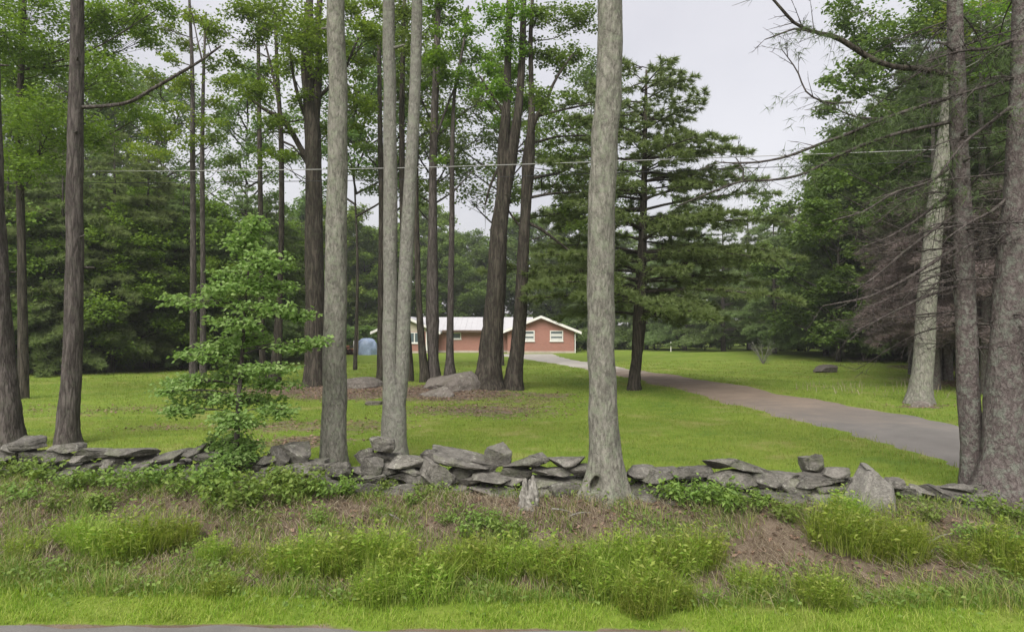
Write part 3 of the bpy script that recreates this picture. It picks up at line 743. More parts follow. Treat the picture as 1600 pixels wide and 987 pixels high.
def put_tree(name, label, path, Y, bark, cat="tree", group=None, ext=14.0, k=16, step=0.12, fl=(0.5, 5, 0.3, 3), rough=0.02, limbs=(), clusters=(), leaf='leaf_bright', lsize=(0.115, 0.078), forks=(), dens=1.0, top=None, twig_r=0.02, dent=None, stubs=0):
    P, r = px_path(path, Y)
    base = np.array([P[0][0], P[0][1], float(gh(P[0][0], P[0][1]))])
    if P[0][2] > base[2] - 0.12:
        P = np.vstack([[P[0][0], P[0][1], base[2] - 0.15], P]) if P[0][2] > base[2] + .02 else np.vstack([[P[0][0], P[0][1], base[2] - 0.15], P[1:]])
        r = np.concatenate([[r[0] * 1.04], r]) if len(P) > len(r) else np.concatenate([[r[0] * 1.04], r[1:]])
    if ext and P[-1][2] < ext:
        d = unit((P[-1] - P[-2])[None])[0]; d = unit((d * .4 + np.array([0, 0, .8]))[None])[0]
        hz = ext - P[-1][2]
        P = np.vstack([P, P[-1] + d * hz * .5, P[-1] + d * hz]); r = np.concatenate([r, [r[-1] * .72, r[-1] * .3]])
    root = thing(name, label, cat, base, group)
    Q, rr = resample(P, r, step)
    mb = MB(); tube(mb, Q, rr, k, rough, flare(*fl) if fl else None)
    if dent:                                                           # rotted hollow between the roots
        D = at(dent[0], dent[1], Y - .2); Vv = mb.v[0]; dd = ((Vv[:, 0] - D[0] - .25 * (Vv[:, 2] - D[2])) / dent[2]) ** 2 + ((Vv[:, 2] - D[2]) / dent[3]) ** 2
        k2 = (dd < 1) & (Vv[:, 1] < Y); Vv[k2, 1] += dent[4] * (1 - dd[k2]) ** .5
    link("trunk", mb.mesh("trunk", M[bark], True, base), root)
    for q in range(stubs):
        k0 = RNG.integers(int(len(Q) * .25), int(len(Q) * .75)); a_ = RNG.uniform(math.pi * .75, math.pi * 2.25); d_ = np.array([math.cos(a_), math.sin(a_) * .8, RNG.uniform(-.1, .5)]); d_ /= np.linalg.norm(d_); L_ = RNG.uniform(.05, .16) + rr[k0]
        sb, sr = resample([Q[k0] + d_ * rr[k0] * .6, Q[k0] + d_ * L_ * .8, Q[k0] + d_ * (L_ + .03)], [.03, .018, .012], .03); mb = MB(); tube(mb, sb, sr, 7, .08)
        link("branch_stub", mb.mesh("branch_stub", M[bark], True, base), root)
    axes = [Q]
    for f in forks:                                                    # second stems: part of the same trunk, a mesh of their own
        FP, fr = px_path(f, Y); d = FP[-1] - FP[-2]
        if ext: FP = np.vstack([FP, FP[-1] + unit((d * .4 + [0, 0, np.linalg.norm(d)])[None])[0] * max(1.0, ext * .9 - FP[-1][2])]); fr = np.concatenate([fr, [fr[-1] * .35]])
        FQ, frr = resample(FP, fr, step * 1.3); mb = MB(); tube(mb, FQ, frr, max(8, k - 4), rough)
        link("stem", mb.mesh("stem", M[bark], True, base), root); axes.append(FQ)
    for l in limbs:
        LP, lr = px_path(l, Y); LQ, lrr = resample(LP, lr, step * 1.5)
        mb = MB(); tube(mb, LQ, lrr, 7, rough)
        n = 5; sidx = RNG.integers(len(LQ) // 3, len(LQ), n)
        D = RNG.normal(0, 1, (n, 3)) * [.5, .5, .4]; sticks(mb, LQ[sidx], LQ[sidx] + D, lrr[sidx] * .5, .004)
        link("limb", mb.mesh("limb", M[bark], True, base), root); axes.append(LQ)
    AX = np.vstack(axes)
    tw, lf = MB(), MB()
    cl = []
    for c in clusters:
        Yc = Y + (c[5] if len(c) > 5 else RNG.uniform(-1.5, 1.5)); s = Yc / FOC
        cl.append((at(c[0], c[1], Yc), np.array([c[2] * s, c[2] * s, c[3] * s]), int(c[4] * dens) if len(c) > 4 and c[4] else int(dens * c[2] * c[3] * s * s * 2300)))
    if top:                                                            # crown above the frame
        zc, rad, nn, m = top
        for q in range(m):
            a = RNG.uniform(0, 6.28); rr_ = rad * RNG.uniform(.15, 1) ** .6
            cl.append((np.array([Q[-1][0] + rr_ * math.cos(a), Q[-1][1] + rr_ * math.sin(a), zc + RNG.uniform(0, 4.5)]), np.array([1.1, 1.1, .7]), nn))
    for C, rad, n in cl:
        S, LPts = clump_points(C, rad, n, max(4, n // 75), max(.12, .22 * rad.mean() ** .5))
        leaves(lf, LPts, lsize[0], lsize[1])
        hd = np.linalg.norm(AX[:, :2] - C[:2], axis=1)
        target = C[2] - .55 * np.minimum(hd, 3)
        k0 = np.argmin(hd * .5 + np.abs(AX[:, 2] - target)); A = AX[k0]
        mid = (A + C) / 2 + np.array([0, 0, -.06 * np.linalg.norm(C - A)]) + RNG.normal(0, .08, 3)
        L = np.linalg.norm(C - A); r0 = min(.06, twig_r * (.5 + .25 * L))
        BP, br = resample(np.array([A, mid, C]), [r0, r0 * .7, r0 * .35], max(.15, L / 9)); tube(tw, BP, br, 5)
        sel = BP[RNG.integers(len(BP) // 2, len(BP), len(S))]
        sticks(tw, sel, S, r0 * .35, .004)
    if tw.n:
        link("twigs", tw.mesh("twigs", M[bark], True, base), root, kind="stuff")
        link("crown", lf.mesh("crown", M[leaf], False, base), root, kind="stuff")
    return root

put_tree("thick_tree", "thick pale grey trunk with flared roots standing in front of the stone wall",
    [(946, 790, 80), (946, 768, 66), (946, 735, 56), (945, 700, 49), (943, 650, 45), (941, 600, 42.5), (939, 400, 42), (941, 300, 42), (945, 220, 42), (952, 120, 40), (953, 0, 38)],
    8.15, 'bark_grey', ext=13, k=72, step=.035, fl=(1.0, 5, 1.3, 6), rough=.006, top=(10.5, 3.2, 420, 12), dent=(931, 757, .055, .10, .17))
put_tree("grey_tree", "straight grey furrowed trunk behind the wall, between sapling and twin trunk",
    [(522, 735, 46), (522, 700, 40), (522, 650, 38), (524, 500, 35), (526, 330, 32), (528, 150, 29), (524, 0, 27)],
    9.75, 'bark_grey', stubs=3, ext=13, k=32, step=.06, fl=(.3, 6, .3, 4), rough=.012, top=(10.5, 3, 420, 11))
put_tree("twin_tree", "pale grey twin-stemmed tree rising behind the small stack of stones",
    [(617, 722, 46), (616, 690, 40), (616, 650, 38), (613, 610, 32), (610, 570, 23), (610, 450, 22), (610, 330, 22), (609, 150, 20), (607, 0, 18.5)],
    10.0, 'bark_pale', stubs=3, ext=13, k=28, step=.06, fl=(.3, 5, .1, 4), rough=.01, top=(10.5, 3, 420, 11),
    forks=[[(620, 640, 26), (626, 600, 22), (630, 520, 21.5), (634, 420, 22), (640, 300, 20), (648, 150, 18), (652, 0, 17)]])
put_tree("slim_brown_tree", "slim brown trunk behind the left part of the wall with one long thin limb",
    [(106, 700, 40), (106, 670, 32), (111, 600, 28), (116, 450, 25.5), (117, 250, 23), (120, 100, 20), (121, 0, 19)],
    11.9, 'bark_brown', stubs=5, ext=13, k=24, step=.07, fl=(.3, 5, .3, 4), rough=.015, top=(10.5, 3, 420, 10),
    limbs=[[(120, 168, 7), (160, 166, 6), (200, 160, 6), (240, 138, 5.5), (280, 115, 5), (312, 96, 4), (345, 72, 3)], [(316, 96, 3), (308, 60, 2), (300, 20, 1.5)]])
put_tree("brown_tree", "brown trunk widening at its foot where the left part of the wall starts",
    [(14, 702, 52), (12, 670, 42), (3, 560, 35), (-7, 400, 31), (-14, 200, 28), (-18, 0, 26)],
    11.6, 'bark_brown', stubs=4, ext=13, k=24, step=.07, fl=(.35, 5, .3, 4), rough=.015, top=(10.5, 3, 420, 8))

OAK = 'leaf_bright'
put_tree("forked_oak", "dark forked oak with leafy limbs standing in the lawn's leaf litter",
    [(492, 612, 40), (492, 590, 33), (492, 560, 30), (491, 400, 28.5), (490, 280, 25), (488, 200, 25), (485, 168, 20), (480, 100, 20.6), (484, 0, 11)],
    22.8, 'bark_dark', ext=13, k=18, step=.15, fl=(.4, 5, .3, 3), rough=.025,
    forks=[[(491, 200, 15), (495, 160, 13), (498, 110, 11.5), (497, 40, 10), (501, -20, 8)]],
    limbs=[[(484, 255, 10), (470, 232, 9), (455, 205, 9), (440, 186, 8), (415, 172, 6), (385, 150, 4)], [(440, 186, 6), (433, 150, 5), (425, 110, 4), (415, 70, 3)], [(480, 190, 7), (466, 150, 6), (455, 100, 4), (450, 50, 3)], [(500, 150, 6), (530, 120, 5), (560, 60, 3)]],
    clusters=[(425, 15, 60, 28), (480, 45, 50, 42), (455, 105, 34, 26), (572, 50, 30, 28), (556, 100, 22, 22), (395, 60, 26, 20), (385, 140, 48, 16), (350, 132, 34, 12), (440, 196, 20, 13), (418, 246, 30, 10), (566, 155, 32, 20), (562, 190, 22, 10), (502, 92, 36, 30), (545, 15, 30, 25), (520, 60, 24, 30), (360, 90, 26, 12), (340, 40, 22, 20.6), (468, 150, 20, 16), (410, 190, 26, 10), (445, 245, 20, 8), (500, 200, 16, 20.6), (590, 10, 22, 16), (370, 20, 30, 16)], leaf=OAK)
put_tree("thin_dark_tree", "thin straight dark trunk beside the forked oak, the one nearer the sapling", [(411, 600, 11), (409, 500, 8.5), (407, 330, 8), (405, 180, 7), (404, 60, 5), (406, -10, 4)], 27, 'bark_dark', ext=13, k=10, step=.3, fl=(.3, 4, 0, 2),
    clusters=[(395, 200, 26, 8), (400, 230, 24, 8), (380, 110, 24, 12), (420, 40, 22, 20.6), (385, 270, 18, 6)], leaf='leaf_mid')
put_tree("thin_dark_tree", "thin dark trunk beside the forked oak, thickening below behind the sapling", [(428, 601, 20), (432, 560, 16), (438, 440, 9), (440, 300, 8.5), (439, 210, 8), (433, 110, 6), (430, 20, 4)], 26, 'bark_dark', ext=13, k=10, step=.3, fl=(.3, 4, 0, 2),
    limbs=[[(439, 220, 4), (460, 230, 3), (480, 260, 2)], [(439, 150, 4), (420, 125, 3), (400, 115, 2)]],
    clusters=[(450, 60, 28, 18), (425, 110, 24, 12), (450, 245, 20, 7)], leaf='leaf_mid')
put_tree("thin_dark_tree", "thin dark trunk showing just left of the twin trunk", [(595, 594, 13), (595, 500, 10), (596, 330, 9), (594, 200, 8), (592, 60, 6)], 24.5, 'bark_dark', ext=13, k=10, step=.3, fl=(.3, 4, 0, 2),
    clusters=[(575, 230, 24, 10), (580, 160, 24, 20.6), (590, 300, 26, 10), (560, 270, 20, 8)], leaf='leaf_mid')
put_tree("thin_dark_tree", "thin dark trunk seen in the gap between the twin stems", [(640, 592, 12), (634, 480, 10), (629, 330, 10), (628, 200, 9), (630, 60, 7), (632, 0, 6)], 24.8, 'bark_dark', ext=13, k=10, step=.3, fl=(.3, 4, 0, 2),
    clusters=[(630, 30, 18, 40), (660, 290, 22, 12), (620, 120, 20, 14)], leaf='leaf_mid')
put_tree("slender_tree", "slender dark trunk leaning left beside the grey slender pair behind the boulder", [(664, 592, 15), (661, 560, 12), (655, 480, 10), (652, 400, 9), (650, 300, 8), (652, 180, 7), (656, 60, 5)], 23.2, 'bark_dark', ext=13, k=10, step=.3, fl=(.3, 4, 0, 2),
    clusters=[(665, 200, 18, 10), (640, 60, 22, 26)], leaf='leaf_mid')
put_tree("slender_tree", "slender grey-brown straight trunk, thicker of the pair behind the boulder", [(678, 590, 21), (677, 560, 16), (676, 500, 20.9), (676, 330, 13), (678, 200, 12), (682, 100, 11), (684, 0, 9)], 23.4, 'bark_brown', ext=13, k=12, step=.25, fl=(.3, 4, 0, 2), rough=.02,
    limbs=[[(678, 225, 5), (690, 190, 4), (705, 150, 3), (722, 110, 2)]],
    clusters=[(690, 15, 36, 30), (684, 70, 18, 44), (700, 120, 16, 18), (665, 130, 12, 16), (700, 170, 18, 12), (688, 250, 14, 8), (715, 25, 18, 16)], leaf=OAK)
put_tree("slender_tree", "slenderest grey trunk right of the straight one behind the boulder", [(703, 589, 19), (703, 560, 12), (704, 480, 10), (706, 330, 8.5), (707, 220, 7), (711, 140, 5), (724, 70, 4), (732, 10, 3)], 23.6, 'bark_brown', ext=12, k=10, step=.25, fl=(.3, 4, 0, 2), rough=.02,
    limbs=[[(708, 300, 3), (722, 285, 2), (738, 268, 1.5)]],
    clusters=[(735, 42, 22, 18), (724, 75, 26, 20), (750, 92, 24, 16), (718, 120, 16, 20.6), (702, 190, 14, 10), (735, 120, 14, 8)], leaf=OAK)
put_tree("broad_dark_tree", "broad dark trunk splitting into two stems, in the middle of the lawn's tree group",
    [(763, 610, 54), (764, 592, 43), (766, 560, 36), (771, 500, 32), (775, 450, 30), (780, 360, 27), (784, 300, 17), (787, 240, 20.6), (791, 165, 12.5), (794, 80, 11), (796, 0, 9)],
    21.8, 'bark_dark', ext=13, k=18, step=.15, fl=(.35, 5, .3, 3), rough=.03,
    forks=[[(783, 370, 17), (790, 310, 15), (798, 250, 20.6), (809, 180, 13), (816, 80, 11), (818, 0, 9)]],
    limbs=[[(786, 250, 5), (768, 285, 4), (758, 320, 3)], [(790, 180, 5), (770, 150, 4), (750, 120, 3)]],
    clusters=[(770, 18, 22, 24), (800, 62, 30, 28), (800, 132, 30, 34), (780, 142, 22, 20), (760, 110, 22, 12), (745, 140, 18, 8), (790, 200, 20, 20.6), (820, 165, 20, 20.6), (812, 20, 26, 18), (760, 165, 16, 8)], leaf=OAK)
put_tree("curved_dark_tree", "dark trunk curving right with spreading bare branches, beside the broad split trunk",
    [(801, 610, 34), (803, 592, 27), (807, 560, 23), (815, 450, 19.5), (821, 330, 16), (826, 250, 20.6), (830, 200, 12), (830, 130, 8), (829, 60, 7), (832, 0, 5)],
    21.9, 'bark_dark', ext=12, k=16, step=.15, fl=(.35, 5, .3, 3), rough=.03,
    limbs=[[(829, 205, 9), (838, 182, 8), (851, 165, 7), (862, 137, 5), (874, 115, 4), (895, 85, 3)], [(838, 182, 6), (866, 175, 4), (895, 168, 3), (925, 163, 2)], [(824, 280, 6), (850, 275, 5), (875, 270, 4), (898, 257, 3)], [(822, 310, 5), (860, 303, 4), (905, 300, 3)], [(818, 345, 6), (845, 358, 5), (872, 378, 4), (910, 408, 3)], [(823, 235, 4), (800, 238, 3), (785, 243, 2)], [(828, 225, 4), (870, 214, 3), (915, 212, 2)], [(818, 360, 4), (795, 330, 3), (780, 300, 2)]],
    clusters=[(850, 80, 32, 24), (882, 28, 40, 24), (872, 96, 28, 18), (900, 82, 22, 20), (850, 150, 26, 20.6), (896, 152, 26, 10), (870, 240, 30, 8), (905, 235, 20, 8), (855, 225, 24, 7), (890, 320, 28, 10), (915, 30, 24, 20), (870, 190, 28, 8), (840, 30, 22, 20), (900, 190, 24, 8), (880, 280, 20, 6), (905, 360, 22, 12)], leaf='leaf_mid')
put_tree("pale_leaning_tree", "pale lichen-covered leaning trunk on the lawn beyond the driveway",
    [(1436, 633, 42), (1438, 610, 33), (1441, 580, 30), (1448, 480, 28), (1455, 400, 26), (1462, 330, 25), (1472, 250, 22), (1486, 120, 18), (1496, 0, 15)],
    18.6, 'bark_grey', stubs=3, ext=12, k=18, step=.12, fl=(.4, 5, .3, 3), rough=.02, top=(10, 3, 350, 10))
put_tree("leafy_tree", "leafy yellow-green tree behind the slim brown trunk on the left",
    [(36, 590, 15), (34, 400, 12), (30, 200, 10), (38, 0, 7)], 20, 'bark_dark', ext=13, k=12, step=.3, fl=(.3, 4, 0, 2),
    clusters=[(45, 30, 75, 50), (150, 55, 50, 45), (30, 120, 60, 50), (200, 25, 44, 22), (228, 62, 30, 18), (150, 120, 45, 36), (80, 190, 70, 45), (15, 210, 45, 50), (190, 145, 36, 16), (215, 185, 40, 18), (90, 95, 40, 35), (5, 50, 50, 60), (140, 215, 40, 30), (250, 12, 30, 20.6), (165, 15, 36, 22), (55, 265, 60, 28)], leaf=OAK, lsize=(.105, .068), dens=1.15)
put_tree("leafy_tree", "yellow-leaved slim tree behind the long thin limb",
    [(302, 580, 12), (302, 400, 9), (301, 250, 8), (300, 100, 6), (296, 0, 4)], 28, 'bark_brown', ext=13, k=10, step=.4, fl=(.3, 4, 0, 2),
    clusters=[(205, 5, 26, 40), (222, 60, 20, 20.6), (280, 55, 34, 16), (285, 130, 26, 20.6), (310, 30, 28, 18), (270, 165, 26, 10), (262, 95, 24, 10), (320, 190, 34, 8), (300, 225, 30, 12), (250, 200, 30, 20.6), (330, 160, 20, 8), (235, 240, 34, 16), (240, 120, 22, 10)], leaf='leaf_yellow', lsize=(.125, .08), dens=.85)
put_tree("leafy_tree", "thin tree with high sparse leaves beside the yellow-leaved one",
    [(317, 580, 10), (317, 400, 8), (316, 250, 7), (318, 120, 5), (322, 20, 3)], 30, 'bark_brown', ext=12, k=8, step=.4, fl=(.3, 4, 0, 2),
    clusters=[(340, 215, 24, 8), (330, 100, 24, 10), (345, 170, 24, 8), (350, 250, 26, 8), (360, 280, 20, 8), (340, 60, 20, 10)], leaf='leaf_mid', lsize=(.15, .10), dens=.6)
put_tree("leafy_tree", "tall leafy tree behind the dark dead limb, beyond the driveway",
    [(1462, 590, 18), (1466, 400, 15), (1476, 200, 12), (1490, 0, 9)], 27, 'bark_brown', ext=15, k=12, step=.3, fl=(.3, 4, 0, 2),
    clusters=[(1332, 128, 48, 30), (1308, 215, 40, 28), (1292, 292, 34, 26), (1405, 55, 60, 36), (1345, 45, 34, 26), (1455, 25, 50, 36), (1370, 195, 40, 26), (1430, 130, 44, 40), (1345, 262, 44, 30), (1400, 265, 40, 34), (1290, 170, 22, 16), (1300, 345, 38, 24), (1375, 330, 44, 26), (1440, 220, 34, 30), (1285, 250, 24, 20.6), (1380, 110, 36, 24), (1330, 10, 36, 18), (1265, 320, 20, 20.6), (1290, 120, 16, 10)], leaf='leaf_mid', lsize=(.17, .115), dens=.6)
put_tree("leafy_tree", "yellow-green leafy tree seen between the two brown trunks by the driveway",
    [(1545, 600, 18), (1545, 400, 20.6), (1543, 200, 11), (1545, 0, 8)], 24, 'bark_brown', ext=13, k=10, step=.3, fl=(.3, 4, 0, 2),
    clusters=[(1540, 60, 46, 40), (1545, 130, 40, 36), (1510, 30, 40, 36), (1590, 80, 40, 40), (1560, 190, 36, 30), (1500, 110, 30, 28), (1580, 0, 40, 30), (1560, 240, 26, 20)], leaf='leaf_yellow', lsize=(.125, .08), dens=.8)

# ------------------------------------------------------------------ dead-branched spruces at the right
def dead_branch(mb, P, r, n=26, L=.5, droop=-.15, tuft=None):
    Q, rr = resample(P, r, .12); tube(mb, Q, rr, 6, .06)
    ax = unit(np.gradient(Q, axis=0)); k = RNG.integers(int(len(Q) * .15), len(Q), n)
    side = unit(np.cross(ax[k], RNG.normal(0, 1, (n, 3)) * [.4, .4, 1]))
    D = unit(ax[k] * RNG.uniform(.4, 1.1, (n, 1)) + side * .8 + [0, 0, droop]); ln = L * RNG.uniform(.25, 1.2, (n, 1))
    A = Q[k]; B = A + D * ln
    sticks(mb, A, B, np.minimum(rr[k] * .55, .008), .002)
    m = n * 3; kk = RNG.integers(0, n, m); t = RNG.uniform(.3, 1, (m, 1)); A2 = A[kk] + (B[kk] - A[kk]) * t
    D2 = unit(D[kk] + RNG.normal(0, .6, (m, 3))); sticks(mb, A2, A2 + D2 * L * .4 * RNG.uniform(.3, 1, (m, 1)), .003, .0015)
    return Q
def spruce(name, label, path, Y, limbs, nrand, fl, dirx, k=28, twig=.45):
    root = put_tree(name, label, path, Y, 'bark_spruce', stubs=6, ext=13, k=k, step=.06, fl=fl, rough=.012)
    base = np.array(root.location); P, r = px_path(path, Y); boughs = MB()
    for l in limbs:
        mb = MB(); LP, lr = px_path(l, Y); dead_branch(mb, LP, lr, int(5 + 5 * np.linalg.norm(LP[-1] - LP[0])), .38)
        lq, _ = resample(LP, lr, .05); lo_ = l[0][1] < 300
        if lo_:
            far = np.linspace(0, 1, len(lq)); kk = RNG.integers(0, len(lq), int(34 * np.linalg.norm(LP[-1] - LP[0]))); kk = kk[RNG.uniform(0, 1, len(kk)) > far[kk] * 1.1]
            hang = RNG.normal(0, 1, (len(kk), 3)) * [.16, .2, .10] - [0, 0, .10]; C0 = lq[kk] + hang
            sticks(mb, lq[kk], C0, .003, .0015); C0 = np.repeat(C0, 4, 0) + RNG.normal(0, .05, (len(C0) * 4, 3)); needles(boughs, C0, np.tile([[-.3, 0, -.35]], (len(C0), 1)), 7, .11, .007)
        link("limb", mb.mesh("limb", M['bark_dark' if l[0][2] > 6.5 else 'bark_brown'], True, base), root)
    tw = MB()
    for q in range(nrand):
        z = RNG.uniform(2.2, 7.0); kx = np.interp(z, P[::1, 2], P[:, 0]); a = RNG.uniform(0, 2 * math.pi)
        d = np.array([math.cos(a) + dirx, math.sin(a) * .9, 0]); d /= np.linalg.norm(d)
        L = RNG.uniform(.5, 1.9); A = np.array([kx, Y, z]); B = A + d * L * .5 + [0, 0, -.05 * L]; C = A + d * L + [0, 0, RNG.uniform(-.45, -.05) * L]
        dead_branch(tw, np.array([A, B, C]), [.012, .008, .003], int(10 * L + 5), .35)
    link("twigs", tw.mesh("twigs", M['bark_brown'], True, base), root, kind="stuff")
    link("boughs", boughs.mesh("boughs", M['pine_dark'], False, base), root, kind="stuff")
    nd = MB(); C = []
    for q in range(26):                                                # living top above the frame
        z = RNG.uniform(8.5, 12.8); a = RNG.uniform(0, 6.28); L = (13.5 - z) * .45 + .4
        for t in np.linspace(.15, 1, 9): C.append([P[-1][0] + math.cos(a) * L * t, Y + math.sin(a) * L * t, z - .2 * t * L])
    C = np.array(C); C = np.repeat(C, 5, 0) + RNG.normal(0, .14, (len(C) * 5, 3)); needles(nd, C, np.tile([[0, 0, .2]], (len(C), 1)), 6, .14, .014)
    link("crown", nd.mesh("crown", M['pine_dark'], False, base), root, kind="stuff")
    return root
spruce("spruce_tree", "brown spruce trunk with drooping dead branches, slimmer of the two by the driveway",
    [(1522, 745, 40), (1519, 700, 33), (1513, 600, 31), (1509, 500, 29.5), (1506, 400, 28), (1502, 300, 26), (1496, 150, 24), (1492, 0, 22)], 8.35,
    [[(1486, 118, 9), (1440, 108, 9), (1395, 104, 9), (1362, 92, 9.5), (1330, 72, 9), (1305, 58, 9), (1272, 50, 6), (1240, 35, 5.5), (1222, 15, 5), (1200, -10, 4)],
     [(1272, 52, 4), (1245, 45, 3), (1215, 55, 2.5), (1195, 62, 1.5)],
     [(1330, 160, 4), (1290, 160, 3.5), (1262, 146, 3), (1245, 110, 2.5), (1222, 78, 1.5)],
     [(1486, 152, 6), (1440, 166, 6), (1380, 186, 5.5), (1330, 207, 5), (1279, 226, 4.5), (1235, 243, 4), (1195, 252, 3.5), (1160, 255, 3), (1125, 254, 2)],
     [(1488, 190, 6), (1440, 200, 6), (1397, 210, 5.5), (1340, 230, 5), (1296, 250, 4.5), (1265, 268, 4), (1235, 277, 4), (1195, 282, 3.5), (1161, 283, 3.5), (1125, 295, 3), (1094, 307, 2.5), (1058, 322, 2)],
     [(1161, 283, 3.5), (1163, 270, 3), (1150, 247, 2)], [(1390, 185, 3), (1340, 183, 2.5), (1280, 158, 2)],
     [(1500, 382, 6), (1450, 415, 5.5), (1391, 449, 4.5), (1350, 466, 4), (1318, 472, 3), (1285, 478, 2)],
     [(1498, 446, 5), (1437, 467, 4.5), (1400, 485, 3.5), (1367, 502, 3), (1330, 520, 2)],
     [(1502, 330, 5), (1450, 365, 4.5), (1405, 400, 4), (1370, 430, 3), (1340, 452, 2)],
     [(1500, 290, 5), (1460, 322, 4.5), (1420, 352, 4), (1385, 372, 3), (1350, 385, 2)],
     [(1500, 250, 5), (1450, 285, 4), (1400, 300, 3.5), (1350, 330, 3), (1300, 345, 2)],
     [(1508, 300, 4, 0), (1535, 270, 3, -.2), (1570, 250, 2, -.4)], [(1510, 395, 4), (1535, 375, 3), (1560, 368, 2)],
     [(1498, 420, 4), (1470, 428, 4), (1440, 440, 3), (1410, 470, 2)]],
    26, (.35, 5, .2, 4), -.35)
spruce("spruce_tree", "stout lichen-speckled spruce trunk with wide root flare, stouter of the two by the driveway",
    [(1566, 778, 92), (1566, 755, 78), (1568, 715, 63), (1572, 600, 53), (1580, 450, 46), (1585, 380, 42), (1589, 300, 36), (1594, 150, 30), (1597, 0, 25)], 8.05,
    [[(1588, 160, 6), (1550, 190, 5), (1505, 225, 4), (1470, 270, 3)], [(1583, 300, 6), (1550, 330, 5), (1520, 345, 4), (1480, 372, 3)], [(1590, 60, 6), (1550, 75, 5), (1500, 80, 4), (1450, 95, 3)],
     [(1580, 365, 5), (1555, 372, 4), (1520, 380, 3), (1480, 405, 2)], [(1592, 120, 5), (1540, 135, 4), (1490, 150, 3)]],
    30, (.55, 5, .6, 5), -.3, 36)

# ------------------------------------------------------------------ pines, background trees and shrubs: one of each kind, then copies
def pine_parts(h, r0, zb, Lmax, seed, gap=.5, per=7, m=11, nl=.33, nw=.05, prof=.75, droop=.25, irr=.35):
    global RNG
    keep = RNG; RNG = np.random.default_rng(seed)
    tr, br, nd = MB(), MB(), MB()
    P, rr = resample([[0, 0, -.2], [.04, 0, h * .3], [-.05, .03, h * .65], [0, 0, h]], [r0 * 1.1, r0 * .85, r0 * .5, .02], .4); tube(tr, P, rr, 10, .03)
    z = zb
    while z < h * .985:
        t = (z - zb) / (h - zb)
        for q in range(max(3, int(per * (1 - .4 * t)))):
            L = max(.25, Lmax * (1 - t) ** prof * RNG.uniform(1 - irr * 1.3, 1 + irr * .4)); a = RNG.uniform(0, 6.283); d = np.array([math.cos(a), math.sin(a), 0]); sd = np.array([-d[1], d[0], 0])
            z0 = z + RNG.uniform(-.2, .2) * gap; s = np.linspace(0, 1, 7); up = RNG.uniform(.05, .3)
            Q = np.array([0, 0, z0]) + d * (s * L)[:, None] + np.array([0, 0, 1.0]) * ((up * s - droop * s ** 2 * (1.2 - .6 * t)) * L)[:, None]
            rb = max(.008, .011 * L + .006); tube(br, Q, rb * (1 - .8 * s), 5, 0, None, False)
            nt = max(4, int(L / .16)); ts = np.linspace(.22, 1, nt) + RNG.uniform(-.04, .04, nt); ts = np.clip(ts, .1, 1)
            A = np.stack([np.interp(ts, s, Q[:, c]) for c in range(3)], 1)
            sg = np.where(np.arange(nt) % 2, 1, -1)[:, None]; tl = (.18 + .32 * L * (1 - ts) * RNG.uniform(.6, 1.2, nt))[:, None]
            D = unit(d[None] * .75 + sd[None] * sg * RNG.uniform(.5, 1, (nt, 1)) + RNG.normal(0, .18, (nt, 3))); B = A + D * tl
            sticks(br, A, B, rb * .3, .003)
            nf = max(2, int(np.ceil(tl.mean() / .13))); f = RNG.uniform(.15, 1, (nt, nf, 1))
            C = (A[:, None] + (B - A)[:, None] * f).reshape(-1, 3); DD = np.repeat(D, nf, 0)
            needles(nd, C, DD + [0, 0, .15], m, nl, nw)
        z += gap * RNG.uniform(.75, 1.25)
    RNG = keep
    return tr, br, nd
def pine(name, label, loc, mat='pine_needle', bark='bark_brown', group=None, **kw):
    tr, br, nd = pine_parts(**kw)
    root = thing(name, label, "tree", loc, group)
    link("trunk", tr.mesh("trunk", M[bark], True), root)
    link("branches", br.mesh("branches", M[bark], True), root, kind="stuff")
    link("crown", nd.mesh("crown", M[mat]), root, kind="stuff")
    return root
# the single pine by the driveway bend, trunk as photographed
PY = 22.7
pn = put_tree("lone_pine", "layered dark pine with bare lower trunk beside the driveway bend", [(991, 617, 24), (991, 600, 19), (995, 560, 16), (999, 500, 20.9), (1003, 400, 13.5), (1006, 300, 10), (1008, 200, 7), (1010, 110, 3)], PY, 'bark_dark', ext=0, k=14, step=.15, fl=(.3, 4, 0, 2), rough=.03)
tr, br, nd = pine_parts(h=11.4, r0=.1, zb=2.5, Lmax=4.9, seed=77, gap=.36, per=7, m=16, nl=.22, nw=.032, prof=.42, droop=.16, irr=.45)
off = np.array([at(1004, 400, PY)[0], PY, float(gh(4.3, PY))]) - np.array(pn.location)
for nm, b, m in (("branches", br, 'bark_dark'), ("crown", nd, 'pine_needle')): link(nm, b.mesh(nm, M[m]), pn, off, kind="stuff")

LP = "soft dark pine in the wood edge left of the lawn"
p1 = pine("wood_pine", LP, on(230, 37), group="pines along the left wood edge", h=12.5, r0=.17, zb=1.0, Lmax=4.2, seed=1, prof=.55, droop=.22)
p2 = pine("wood_pine", LP, on(60, 36), group="pines along the left wood edge", h=14.5, r0=.2, zb=1.2, Lmax=4.4, seed=2, prof=.5, droop=.25)
k_ = 0
for px, Y, s in ((335, 40, .86), (140, 41, 1.0), (95, 32, .85), (175, 33, .8), (285, 37, .85), (385, 42, .8), (10, 31, .85), (430, 50, .85), (350, 52, .9), (415, 46, .8), (-20, 33, .9), (-90, 38, 1.0), (300, 48, 1.0), (190, 50, 1.1), (20, 46, 1.1), (470, 54, .75)):
    dup((p1, p2)[k_ % 2], on(px, Y, -.05), 1.3 * k_ + .4, (s, s, s * (.94 + .03 * (k_ % 4)))); k_ += 1
RP = "feathery green pine in the wood beyond the far lawn"
